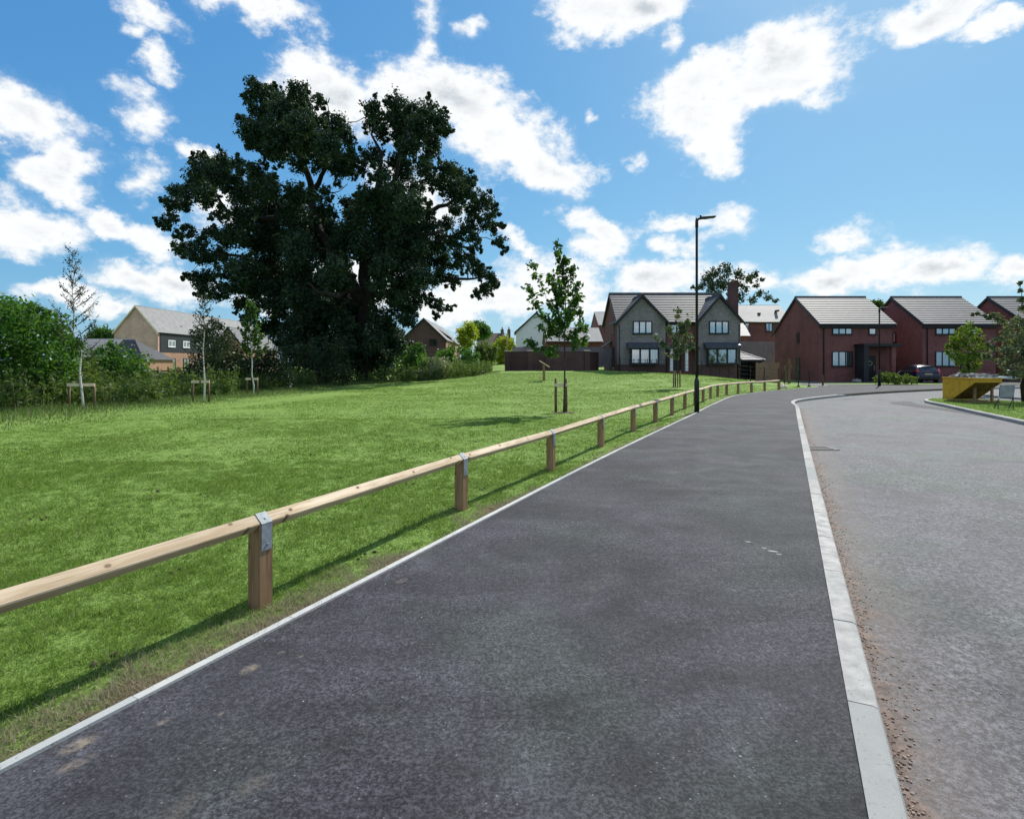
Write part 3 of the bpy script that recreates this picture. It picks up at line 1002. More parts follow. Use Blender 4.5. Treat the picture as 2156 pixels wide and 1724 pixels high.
def red_house(x0, label, width=6.2, full=True, door='porch', lit=True, doorx=None):
    """two-storey brick house, ridge along X, front at y=48"""
    yf, yb, yr, zg = 48.0, 56.1, 51.85, -.05
    ef, zr = 5.0, 7.62
    x1 = x0 + width
    h = thing('brick_house', (x0, yf, 0), label, 'house', 'red brick houses in the row on the right')
    m = MB()
    pent(m, x0, x1, yf, yb, zg - .1, ef - .12, ef - .35, yr, zr - .12)
    m.build('wall', M['red_brick'], h)
    r = MB()
    courses(r, x0 - .12, x1 + .12, yf - .30, ef - .14, yr, zr, 15)
    courses(r, x0 - .12, x1 + .12, yb + .45, ef - .62, yr + .012, zr, 15)
    rf = r.build('roof', M['tile'], h)
    rd = MB(); rd.beam((x0 - .13, yr, zr + .04), (x1 + .13, yr, zr + .04), .22, .10)
    rd.build('ridge', M['tile'], rf)
    for xx in (x0 - .17, x1 + .125):
        b = MB()
        b.prism([(xx, yf - .32, ef - .16), (xx, yr, zr + .01), (xx, yr, zr - .22), (xx, yf - .32, ef - .37)], (.05, 0, 0))
        b.prism([(xx, yb + .47, ef - .64), (xx, yr, zr + .01), (xx, yr, zr - .22), (xx, yb + .47, ef - .85)], (.05, 0, 0))
        b.build('bargeboard', M['fascia'], rf)
    f = MB(); f.box(x0 - .10, x1 + .10, yf - .27, yf - .24, ef - .42, ef - .16); f.box(x0 - .10, x1 + .10, yf - .24, yf, ef - .44, ef - .41)
    f.build('fascia', M['fascia'], h)
    gt = MB(); gt.tube([(x0 - .12, yf - .34, ef - .22), (x1 + .12, yf - .34, ef - .22)], .06, 8)
    gt.build('gutter', M['frame'], h)
    dp = MB(); dp.tube([(x0 + .35, yf - .30, ef - .28), (x0 + .35, yf - .07, ef - .55), (x0 + .35, yf - .07, zg + .05)], .04, 8)
    dp.build('downpipe', M['frame'], h)
    k = (x1 - x0) / 6.2
    window(h, x0 + .27 * 48 / 11.9, x0 + .27 * 48 / 11.9 + 1.68, 4.0, 5.0 - .48 + .02, yf, 3, curtain=lit)
    window(h, x0 + 4.18, x0 + 4.80, 4.0 - .02, 5.0 - .46, yf, 1, curtain=lit)
    window(h, x0 + 1.06, x0 + 2.80, 1.30, 2.57, yf, 3, curtain=lit)
    # two slim openings in the gable wall
    window(h, 51.3, 51.75, 3.45, 4.35, 0, 1, axis='y', wx=x0, sgn=-1, curtain=False, mat='dark' if False else 'frame')
    d = MB(); d.box(x0 - .05, x0 + .02, 51.2, 52.0, .05, 2.05); dd = d.build('door', M['black_door'], h)
    hd = MB(); hd.box(x0 - .09, x0 - .05, 51.28, 51.33, .95, 1.15); hd.build('handle', M['galv'], dd)
    if door == 'porch':
        p = MB()
        p.box(x0 + 3.02, x0 + 3.14, yf - 1.25, yf, zg, 2.95)
        p.box(x0 + 3.14, x0 + 3.42, yf - 1.25, yf - 1.12, zg, 2.95)
        pp = p.build('porch', M['fascia'], h)
        c = MB(); c.box(x0 + 2.95, x0 + 6.05, yf - 1.35, yf - .003, 2.95, 3.18); c.build('canopy', M['frame'], pp)
        c = MB(); c.box(x0 + 5.35, x0 + 5.70, yf - 1.22, yf - .9, zg, 2.95); c.build('pier', M['red_brick'], pp)
        q = MB(); q.box(x0 + 3.75, x0 + 4.75, yf - .06, yf + .02, .1, 2.2); q = q.build('door', M['black_door'], h)
        hb = MB(); hb.box(x0 + 4.58, x0 + 4.62, yf - .11, yf - .06, .95, 1.4); hb.build('handle', M['galv'], q)
        wr = MB()
        a = [(x0 + 4.25 + .17 * math.cos(t), yf - .09, 1.55 + .17 * math.sin(t)) for t in np.linspace(0, 2 * math.pi, 14)]
        wr.tube(a, .045, 6, cap=False); wr.build('wreath', M['plume'], q)
    else:
        q = MB(); q.box(x0 + 3.2, x0 + 4.15, yf - .06, yf + .02, .05, 2.15); q = q.build('door', M['black_door'], h)
        hb = MB(); hb.box(x0 + 4.0, x0 + 4.04, yf - .11, yf - .06, .95, 1.15); hb.build('handle', M['galv'], q)
        c = MB(); c.box(x0 + 3.0, x0 + 4.4, yf - .8, yf - .003, 2.3, 2.4); c.build('canopy', M['frame'], h)
    if lit:
        vt = MB()
        for zz in (4.2, 2.9):
            vt = MB(); vt.box(x0 + 5.6, x0 + 5.72, yf - .02, yf + .01, zz, zz + .1); vt.build('vent', M['fascia'], h)
    return h


red_house(647 * 48 / F, 'dark red brick house with a flat-roofed black porch, nearest to the stone-fronted house')
red_house(864.5 * 48 / F, 'dark red brick house with unlit dark windows, behind the parked dark blue car', door='plain', lit=False)
red_house(1084 * 48 / F, 'red brick house cut by the photo edge, its gable rising behind the grey-green tree', door='plain', lit=False)

# ---- stone-fronted house with twin gables
YF = 48.0
def hx(x, d=YF): return (x - CX) * d / F
def hz(y, d=YF): return H + (HY - y) * d / F


X0, X1 = hx(1303), hx(1559)
h1 = thing('stone_house', (X0, YF, .4), 'grey stone twin-gabled house with a tall brick chimney, at the top of the lawn', 'house')
m = MB()
yb, yr = YF + 7.9, YF + 3.95
ef, zr = hz(674), 7.95
pent(m, X0 + .02, X1 - .02, YF + .62, yb, -.2, ef - .1, ef - .1, yr, zr - .14)
m.build('wall', M['red_brick'], h1)
for gx0, gx1, nm in ((X0, hx(1401), 'g'), (hx(1471), X1, 'g')):
    gc = (gx0 + gx1) / 2
    ax = hz(621) - .12
    g = MB()
    zs = hz(767.5)
    g.prism([(gx0, YF, zs), (gx0, YF, ef - .05), (gc, YF, ax - .12), (gx1, YF, ef - .05), (gx1, YF, zs)], (0, .9, 0))
    g.build('stone_gable', M['stone'], h1)
    g = MB(); g.box(gx0 + .02, gx1 - .02, YF + .02, YF + .8, -.3, zs)
    g.build('plinth', M['dark_brick'], h1)
    # gable roof running back into the main roof
    rf = MB()
    for s in (-1, 1):
        xe = (gx0 - .28) if s < 0 else (gx1 + .28)
        n = 13
        e = Vector((xe, 0, ef - .22)); r = Vector((gc, 0, hz(621)))
        d = r - e
        nr = Vector((-d.z * (1 if s < 0 else -1), 0, abs(d.x))).normalized()
        for i in range(n):
            a = e + d * (i / n); b = e + d * ((i + 1) / n + .01)
            poly = [a + nr * .045, b + nr * .012, b - nr * .03, a - nr * .03]
            rf.prism([(p.x, YF - .22, p.z) for p in poly], (0, 3.6, 0))
    rr = rf.build('gable_roof', M['tile'], h1)
    for s in (-1, 1):
        xe = (gx0 - .33) if s < 0 else (gx1 + .33)
        b = MB()
        b.prism([(xe, YF - .28, ef - .26), (gc, YF - .28, hz(621) + .05), (gc, YF - .28, hz(621) - .22), (xe, YF - .28, ef - .52)], (0, .05, 0))
        b.build('bargeboard', M['frame'], rr)
    b = MB(); b.beam((gc, YF - .27, hz(621) + .06), (gc, YF + 3.3, hz(621) + .06), .2, .1); b.build('ridge', M['tile'], rr)
r = MB()
courses(r, X0 - .15, X1 - .3, YF + .30, ef - .15, yr, zr, 17)
courses(r, X0 - .15, X1 - .3, yb + .30, ef - .15, yr + .012, zr, 17)
rf = r.build('roof', M['tile'], h1)
b = MB(); b.beam((X0 - .15, yr, zr + .04), (X1 - .3, yr, zr + .04), .2, .1); b.build('ridge', M['tile'], rf)
b = MB()
b.prism([(X0 - .2, YF + .28, ef - .17), (X0 - .2, yr, zr), (X0 - .2, yb + .32, ef - .17), (X0 - .2, yb + .32, ef - .4), (X0 - .2, yr, zr - .24), (X0 - .2, YF + .28, ef - .4)], (.06, 0, 0))
b.build('bargeboard', M['frame'], rf)
ch = MB(); cx0, cx1 = hx(1533, yr), hx(1550, yr)
ch.box(cx0, cx1, yr - .5, yr + .2, ef, hz(599, yr)); ch.box(cx0 - .04, cx1 + .04, yr - .54, yr + .24, hz(599, yr), hz(596, yr))
c = ch.build('chimney', M['dark_brick'], h1)
p = MB(); p.lathe(((cx0 + cx1) / 2, yr - .15, hz(596, yr)), [(.12, 0), (.11, .3), (.13, .32)], 12); p.build('chimney_pot', M['orange_brick'], c)
f = MB(); f.box(hx(1401), hx(1471), YF + .34, YF + .38, ef - .38, ef - .16); f.build('fascia', M['frame'], h1)
gt = MB(); gt.tube([(hx(1395), YF + .26, ef - .16), (hx(1476), YF + .26, ef - .16)], .06, 8); gt.build('gutter', M['frame'], h1)
for xx in (X0 + .03, hx(1403.5), X1 - .12):
    d = MB(); d.tube([(xx, YF - .05, ef - .4), (xx, YF - .05, .3)], .035, 8); d.build('downpipe', M['frame'], h1)
for a, b_ in ((1332.4, 1373), (1492.7, 1534)):
    window(h1, hx(a), hx(b_), hz(703), hz(676), YF, 3, fr=.09)
# bay windows with lead tops
for a, b_, ca, cb in ((1325.5, 1385, 1319, 1390), (1486, 1547.5, 1481, 1554)):
    m = MB(); m.box(hx(a) + .05, hx(b_) - .05, YF - .42, YF + .1, hz(769), hz(767.3))
    m.box(hx(a) + .05, hx(b_) - .05, YF - .38, YF + .05, hz(767.3), hz(733)); bay = m.build('bay', M['frame'], h1)
    window(bay, hx(a), hx(b_), hz(767), hz(733.2), YF - .40, 3 if a < 1400 else 3, fr=.13)
    t = MB()
    t.prism([(hx(ca), YF + .001 - .01, hz(721)), (hx(ca), YF - .66, hz(727)), (hx(ca), YF - .66, hz(733.5)), (hx(ca), YF - .01, hz(733.5))], (hx(cb) - hx(ca), 0, 0))
    t.build('canopy', M['lead'], bay)
window(h1, hx(1414), hx(1444), hz(702, YF + .6), hz(678.5, YF + .6), YF + .62, 2, fr=.09)
c = MB(); c.prism([(hx(1401), YF + .6, hz(727)), (hx(1401), YF - .35, hz(731)), (hx(1401), YF - .35, hz(735)), (hx(1401), YF + .6, hz(735))], (hx(1471) - hx(1401), 0, 0))
c.build('porch_canopy', M['lead'], h1)
for xx in (1409.5, 1441.5):
    p = MB(); p.box(hx(xx), hx(xx) + .22, YF - .28, YF - .06, hz(781), hz(735)); p.build('porch_post', M['white_paint'], h1)
d = MB(); d.box(hx(1418), hx(1438), YF + .54, YF + .64, .95, 3.0); dd = d.build('door', M['black_door'], h1)
d = MB(); d.box(hx(1420), hx(1421), YF + .50, YF + .54, 1.8, 2.1); d.build('handle', M['galv'], dd)
# gable side wall openings
for a, b_, c0, c1 in ((50.2, 50.9, 1.0, 3.0), (52.6, 53.3, 1.0, 2.6), (50.4, 51.0, 4.1, 5.3)):
    window(h1, a, b_, c0, c1, 0, 1, axis='y', wx=X0 + .02, sgn=-1, curtain=False, sill=False)
c = MB(); c.prism([(X0 - .75, 51.4, 3.0), (X0 - .75, 52.8, 3.0), (X0 + .02, 52.8, 3.5), (X0 + .02, 51.4, 3.5)], (0, 0, .1)); c.build('side_canopy', M['frame'], h1)

# ---- car port at its right side
cp = thing('carport', (hx(1562, 51), 51, .2), 'low black carport with a tiled hip roof, against the right side of the stone house', 'carport')
m = MB()
ax0, ax1 = hx(1559.5, 50), hx(1607, 50)
n = 7
for i in range(n):
    t0, t1 = i / n, (i + 1) / n
    za, zb = hz(758, 50) + t0 * 1.0, hz(758, 50) + t1 * 1.0 + .01
    ya, y2 = 49.7 + t0 * 2.4, 49.7 + t1 * 2.4
    xa, xb = ax1 - t0 * 2.0, ax1 - t1 * 2.0
    m.add([(ax0, ya, za + .05), (xa, ya, za + .05), (xb, y2, zb), (ax0, y2, zb), (ax0, ya, za - .02), (xa, ya, za - .02), (xb, y2, zb - .06), (ax0, y2, zb - .06)],
          [(0, 1, 2, 3), (4, 7, 6, 5), (0, 4, 5, 1), (1, 5, 6, 2), (3, 2, 6, 7), (0, 3, 7, 4)])
m.build('roof', M['tile'], cp)
m = MB(); m.beam((ax1 + .03, 49.68, hz(758, 50) + .03), (ax1 - 2.0, 52.12, hz(758, 50) + 1.06), .1, .08); m.build('hip', M['white_paint'], cp)
m = MB(); m.box(ax0, ax1, 49.66, 49.7, hz(761, 50), hz(758, 50)); m.build('fascia', M['frame'], cp)
m = MB(); m.box(ax0 + .05, ax1 - .2, 52.5, 52.6, 0, 2.0); m.box(ax1 - .35, ax1 - .2, 49.9, 52.5, 0, 1.9); m.build('wall', M['black_door'], cp)
for xx in (ax1 - .25,):
    m = MB(); m.box(xx - .08, xx + .05, 49.75, 49.89, 0, hz(761, 50)); m.build('post', M['frame'], cp)

# ---- board fences
def board_fence(label, x0, x1, y, z0, z1, mat, name='board_fence', y1=None, bw=.11, posts=4, group=None):
    y1 = y if y1 is None else y1
    t = thing(name, (x0, y, z0), label, 'fence', group)
    L = math.hypot(x1 - x0, y1 - y); n = int(L / bw)
    m = MB()
    for i in range(n):
        a, b = i / n, (i + .93) / n
        pa, pb = Vector((x0 + (x1 - x0) * a, y + (y1 - y) * a, 0)), Vector((x0 + (x1 - x0) * b, y + (y1 - y) * b, 0))
        zt_ = z1 + random.uniform(-.012, .012)
        m.prism([pa + Vector((0, 0, z0)), pb + Vector((0, 0, z0)), pb + Vector((0, 0, zt_)), pa + Vector((0, 0, zt_))], (0, .02 + .008 * (i % 2), 0))
    m.build('boards', M[mat], t)
    for i in range(posts + 1):
        f = i / posts
        p = MB(); px, py = x0 + (x1 - x0) * f, y + (y1 - y) * f
        p.box(px - .05, px + .05, py + .03, py + .13, z0, z1 + .05); p.build('post', M[mat], t)
    return t


board_fence('tan close-board fence between the carport and the red brick house', hx(1594, 43), hx(1640, 43), 43, -.05, hz(764, 43), 'tan_wood', posts=2)
board_fence('high grey board fence on the bank behind the carport', hx(1553, 60), hx(1640, 60), 60, .6, hz(719, 60), 'fence_wood', posts=4)
board_fence('grey weathered board fence along the top of the brick garden wall', hx(1080, 51.5), hx(1300, 51.5), 51.5, 1.2, hz(731, 51.5), 'fence_wood', y1=51.6, posts=6)

# ---- brick garden wall with piers
gw = thing('garden_wall', (hx(1068, 49), 49, .8), 'dark brick garden wall with capped piers at the top of the lawn', 'wall')
pts = [(hx(1068, 50.5), 50.5), (hx(1116, 49.4), 49.4), (hx(1155, 49), 49), (hx(1236, 49), 49), (hx(1258, 51), 51)]
m = MB(); cpm = MB()
for (xa, ya), (xb, yb_) in zip(pts, pts[1:]):
    top = 2.42 if xa < hx(1200, 49) - .5 else 2.36
    m.beam((xa, ya, top / 2 + .1), (xb, yb_, top / 2 + .1), .22, top)
    cpm.beam((xa, ya, top + .14), (xb, yb_, top + .14), .27, .07)
m.build('wall', M['dark_brick'], gw)
cpm.build('coping', M['dark_brick'], gw)
for i, (xa, ya) in enumerate(pts[:4]):
    m = MB(); m.box(xa - .22, xa + .22, ya - .24, ya + .2, .2, 2.62); pr = m.build('pier', M['dark_brick'], gw)
    m = MB(); m.box(xa - .26, xa + .26, ya - .28, ya + .24, 2.62, 2.70); m.build('pier_cap', M['coping'], pr)

# ---- house behind: pale roof, red walls
hb = thing('brick_house', (hx(1556, 72), 72, 1.3), 'long red brick house with a pale slate roof, beyond the carport', 'house')
m = MB(); bx0, bx1 = hx(1530, 72), hx(1668, 72)
pent(m, bx0, bx1, 72, 80, .5, hz(679, 72), hz(679, 72), 76, hz(645, 76)); m.build('wall', M['red_brick'], hb)
m = MB(); courses(m, bx0 - .2, bx1 + .2, 71.7, hz(679, 72) - .1, 76, hz(643, 76), 16, .03); courses(m, bx0 - .2, bx1 + .2, 80.3, hz(679, 72) - .1, 76.01, hz(643, 76), 16, .03)
rf = m.build('roof', M['pale_tile'], hb)
m = MB(); m.tube([(bx0, 71.6, hz(679, 72)), (bx1, 71.6, hz(679, 72))], .08, 8); m.build('gutter', M['frame'], hb)
for vx, vy in ((1594, 661), (1633, 655)):
    m = MB(); m.box(hx(vx, 74), hx(vx, 74) + .3, 73.6, 74.3, hz(vy, 74) - .1, hz(vy, 74) + .12); m.build('roof_vent', M['fascia'], rf)
window(hb, hx(1566, 72), hx(1577, 72), hz(698, 72), hz(680.5, 72), 72, 1)
window(hb, hx(1612, 72), hx(1626, 72), hz(698, 72), hz(680.5, 72), 72, 2)
m = MB(); wx0, wx1 = hx(1540, 66), hx(1577, 66)
m.box(wx0, wx1, 66.3, 72, .5, hz(707, 66)); m.build('side_wall', M['red_brick'], hb)
m = MB(); m.add([(wx0, 66, hz(707, 66)), (wx1 + .2, 66, hz(707, 66)), (hx(1566, 70), 70, hz(680, 70)), (wx0, 70, hz(680, 70)), (wx0, 70, hz(707, 66)), (wx1 + .2, 71.9, hz(707, 66))],
                [(0, 1, 2, 3), (1, 5, 2), (0, 3, 4), (0, 4, 5, 1), (2, 5, 4, 3)]); m.build('side_roof', M['pale_tile'], hb)

# ---- white rendered house and the grey-roofed pair behind the wall
def gable_front(name, label, xl, xr, y, L, z0, ze, zr, wall, roof, tn=14, over=.25, cat='house', group=None):
    """gable end faces the viewer, ridge runs away along Y"""
    t = thing(name, (xl, y, z0), label, cat, group)
    xc = (xl + xr) / 2
    m = MB(); m.prism([(xl, y, z0), (xl, y, ze), (xc, y, zr - .12), (xr, y, ze), (xr, y, z0)], (0, L, 0)); m.build('wall', M[wall], t)
    m = MB()
    for s in (-1, 1):
        xe = xl - over if s < 0 else xr + over
        sl = (zr - ze) / (xc - xl)
        e = Vector((xe, 0, ze - over * sl)); r = Vector((xc, 0, zr)); d = r - e
        nr = Vector((-d.z if s < 0 else d.z, 0, abs(d.x))).normalized()
        for i in range(tn):
            a = e + d * (i / tn); b = e + d * ((i + 1) / tn + .01)
            m.prism([(p.x, y - .2, p.z) for p in (a + nr * .035, b + nr * .01, b - nr * .08, a - nr * .08)], (0, L + .4, 0))
    rf = m.build('roof', M[roof], t)
    m = MB()
    for s in (-1, 1):
        xe = xl - over if s < 0 else xr + over
        m.prism([(xe, y - .24, ze - over * sl - .02), (xc, y - .24, zr + .05), (xc, y - .24, zr - .25), (xe, y - .24, ze - over * sl - .3)], (0, .04, 0))
    m.build('bargeboard', M['coping' if wall == 'buff_brick' else 'frame'], rf)
    return t


t = gable_front('rendered_house', 'white rendered house with one bare gable, behind the dark brick garden wall', hx(1087, 78), hx(1172, 78), 78, 8, .8, hz(696, 78), hz(657, 78), 'render', 'tile')
m = MB(); m.box(hx(1101, 78), hx(1122, 78), 77.9, 78.02, hz(745, 78), hz(730, 78)); m.build('garage_door', M['black_door'], t)
window(t, hx(1151, 78), hx(1160, 78), hz(712, 78), hz(700, 78), 78, 1)
hc = thing('brick_house', (hx(1155, 70), 70, 1), 'low red brick house with a plain grey roof, right of the white rendered house', 'house')
m = MB(); a0, a1 = hx(1150, 66), hx(1268, 66)
pent(m, a0, a1, 66, 73, .6, hz(719, 66), hz(719, 66), 69.5, hz(692, 69.5)); m.build('wall', M['red_brick'], hc)
m = MB(); courses(m, a0 - .1, a1 + .1, 65.7, hz(719.5, 66) - .05, 69.5, hz(690, 69.5), 12, .02); courses(m, a0 - .1, a1 + .1, 73.3, hz(719.5, 66) - .05, 69.51, hz(690, 69.5), 12, .02)
m.build('roof', M['pale_tile'], hc)
m = MB(); m.tube([(a0, 65.6, hz(720, 66)), (a1, 65.6, hz(720, 66))], .07, 8); m.build('gutter', M['frame'], hc)
hd = thing('brick_house', (hx(1262, 72), 72, 1), 'taller red brick house half hidden by the left gable of the stone house', 'house')
m = MB(); a0, a1 = hx(1261, 73), hx(1330, 73)
pent(m, a0, a1, 73, 80, .6, hz(684, 73), hz(684, 73), 76.5, hz(659, 76.5)); m.build('wall', M['red_brick'], hd)
m = MB(); courses(m, a0 - .1, a1 + .1, 72.7, hz(685, 73), 76.5, hz(657, 76.5), 12, .02); courses(m, a0 - .1, a1 + .1, 80.3, hz(685, 73), 76.51, hz(657, 76.5), 12, .02)
m.build('roof', M['pale_tile'], hd)

# ---- brown gabled house right of the oak
t = gable_front('brick_house', 'brown brick gabled house half hidden by the right edge of the big oak', hx(846, 80), hx(938, 80), 80, 22, 0, hz(713, 80), hz(670, 80), 'dark_brick', 'pale_tile')
window(t, hx(904, 80), hx(920, 80), hz(728, 80), hz(714, 80), 80, 2, fr=.1)
for k in range(3):
    window(t, 84 + k * 6, 85.2 + k * 6, 1.4, 4.0, 0, 1, axis='y', wx=hx(938, 80), sgn=1, curtain=False)
m = MB(); m.box(hx(938, 80) + .01, hx(938, 80) + .05, 80.3, 101.8, .2, 5.0); m.build('side_cladding', M['orange_brick'], t)
m = MB(); m.prism([(hx(892, 86), 86, hz(670, 80) + .06), (hx(938, 80) + .2, 86, hz(713, 80)), (hx(938, 80) + .2, 86, hz(713, 80) + .35), (hx(892, 86), 86, hz(670, 80) + .42)], (0, .35, 0)); m.build('party_wall', M['frame'], t)

# ---- long buff building far left with dark cladding
XA0, XA1 = hx(240, 80), hx(332.7, 80)
t = gable_front('apartment_building', 'long pale brick building with a steep grey roof and slate-clad upper floor, far left', XA0, XA1, 80, 34, -.5, hz(698, 80), hz(643, 80), 'buff_brick', 'pale_tile', 20, .12, 'building')
m = MB(); m.box(XA1 + .01, XA1 + .08, 80.4, 113.9, 3.1, hz(699, 80) - .1); m.build('cladding', M['slate_clad'], t)
m = MB(); m.box(XA1 + .01, XA1 + .07, 80.4, 113.9, -.4, 3.1); m.build('brickwork', M['orange_brick'], t)
for k in range(8):
    y0 = 82.2 + k * 3.7
    w = window(t, y0, y0 + 1.7, 3.95, 4.95, 0, 2, axis='y', wx=XA1 + .08, sgn=1, mat='white_paint', fr=.12)
    if k < 5: window(t, y0 + (.1 if k else 0), y0 + 1.8, .5, 2.3, 0, 2, axis='y', wx=XA1 + .07, sgn=1, mat='frame', fr=.1)
m = MB(); m.tube([(XA1 + .2, 80, hz(700, 80) - .05), (XA1 + .2, 114, hz(700, 80) - .05)], .08, 8); m.build('gutter', M['frame'], t)
for vx in (87, 92):
    m = MB(); m.box(XA1 - 1.2, XA1 - .9, vx, vx + .4, 6.9, 7.3); m.build('roof_vent', M['fascia'], t)
# pinkish gable beyond it
t = gable_front('brick_house', 'pinkish brick gable peeping out between the dark shrub and the big oak', hx(448, 70), hx(514, 70), 70, 10, -.3, hz(730, 70), hz(688, 70), 'orange_brick', 'tile')
# low outbuilding
lo = thing('outbuilding', (hx(166, 62), 62, 0), 'low outbuilding with a pale sloping roof, behind the leftmost shrubs', 'building')
m = MB(); a0, a1 = hx(130, 60), hx(236, 60)
pent(m, a0, a1, 60, 67, -.5, hz(750, 60), hz(750, 60), 63.5, hz(715, 63.5)); m.build('wall', M['orange_brick'], lo)
m = MB(); courses(m, a0 - .1, a1 + .1, 59.7, hz(752, 60), 63.5, hz(713.5, 63.5), 12, .02); courses(m, a0 - .1, a1 + .1, 67.3, hz(752, 60), 63.51, hz(713.5, 63.5), 12, .02)
m.build('roof', M['pale_tile'], lo)
lo = thing('outbuilding', (hx(240, 58), 58, 0), 'low outbuilding with a dark hipped roof in front of the pale brick gable', 'building')
a0, a1 = hx(228, 58), hx(306, 58)
m = MB(); m.box(a0, a1 - .2, 58, 63, -.5, hz(757, 58)); m.build('wall', M['orange_brick'], lo)
z0, z1 = hz(757, 58), hz(715, 60.5)
m = MB(); m.add([(a0 - .2, 57.8, z0), (a1, 57.8, z0), (a1, 63.2, z0), (a0 - .2, 63.2, z0), (a0 - .2, 60.5, z1), (hx(284, 60.5), 60.5, z1)], [(0, 1, 5, 4), (1, 2, 5), (2, 3, 4, 5), (3, 0, 4), (0, 3, 2, 1)])
m.build('roof', M['slate_clad'], lo)
# garden clutter below the building: a pale rail fence
t = thing('garden_fence', (hx(318, 50), 50, 0), 'orange-brown slatted garden fence seen below the pale brick building', 'fence')
m = MB()
for i in range(5): m.box(hx(312, 50), hx(420, 50), 50, 50.03, -.2 + i * .25, -.06 + i * .25)
m.build('slats', M['stake_wood'], t)
for i in range(6):
    m = MB(); px = hx(312 + i * 21.4, 50); m.box(px - .05, px + .05, 49.9, 50, -.4, 1.25); m.build('post', M['stake_wood'], t)
# cottage far in the gap
t = thing('cottage', (hx(1008, 120), 120, 1), 'old cottage with a brown tiled roof far off in the gap, two chimneys', 'cottage')
a0, a1 = hx(1006, 120), hx(1060, 120)
m = MB(); pent(m, a0, a1, 120, 127, .5, hz(727, 120), hz(727, 120), 123.5, hz(704, 123.5)); m.build('wall', M['buff_brick'], t)
M['clay'] = plain('old_clay_tile', (.12, .085, .065, 1), .85, var=.25, scale=3)
m = MB(); courses(m, a0 - .2, a1 + .2, 119.6, hz(729, 120), 123.5, hz(702, 123.5), 10, .02); courses(m, a0 - .2, a1 + .2, 127.4, hz(729, 120), 123.51, hz(702, 123.5), 10, .02); m.build('roof', M['clay'], t)
for cxp in (1057.5, 1071.5):
    m = MB(); xx = hx(cxp, 124); m.box(xx - .35, xx + .35, 123.2, 124, 4, hz(694, 124)); c = m.build('chimney', M['clay'], t)
    m = MB(); m.lathe((xx, 123.6, hz(694, 124)), [(.14, 0), (.12, .5)], 8); m.build('chimney_pot', M['clay'], c)
m = MB(); m.box(hx(1060, 126), hx(1082, 126), 124.5, 127, .5, hz(712, 126)); m.build('wing', M['buff_brick'], t)

# ================================================================= knee rail fence
POSTS = [(-2.72, 1.25)] + [tuple(GP(x, y).xy) for x, y in [(548, 1272), (971, 1070), (1160, 989), (1265, 939), (1333, 907), (1380, 888), (1415, 873), (1442, 860)]]
POSTS += [(6.9, 21.3)] + [tuple(GP(x, y).xy) for x, y in [(1480.5, 846), (1496, 838.5), (1511, 834.8), (1530, 831.4), (1554, 828.3), (1582, 825.9), (1610, 823.6), (1640, 820.2)]]
POSTS.insert(0, (-3.85, -1.2))
kf = thing('knee_rail_fence', (POSTS[2][0], POSTS[2][1], 0), 'low timber knee rail fence running along the path edge', 'fence')
RZ, RS = .531, .0545


def rail_mesh(L):
    b = RS
    prof = [(0, b), (-b, 0), (0, -b), (b, 0)]
    me = bpy.data.meshes.new('rail')
    bev = .006
    pr = []
    for i in range(4):
        p = Vector((prof[i][0], prof[i][1])); q = Vector((prof[(i + 1) % 4][0], prof[(i + 1) % 4][1])); o = Vector((prof[i - 1][0], prof[i - 1][1]))
        pr += [p + (o - p).normalized() * bev, p + (q - p).normalized() * bev]
    n = len(pr)
    vs = [(-L / 2, p.x, p.y) for p in pr] + [(L / 2, p.x, p.y) for p in pr]
    fs = [(k, (k + 1) % n, n + (k + 1) % n, n + k) for k in range(n)] + [tuple(reversed(range(n))), tuple(range(n, 2 * n))]
    me.from_pydata(vs, [], fs)
    bm_fix(me)
    return me


def bm_fix(me):
    import bmesh
    bm = bmesh.new(); bm.from_mesh(me)
    bmesh.ops.recalc_face_normals(bm, faces=bm.faces)
    bm.to_mesh(me); bm.free()


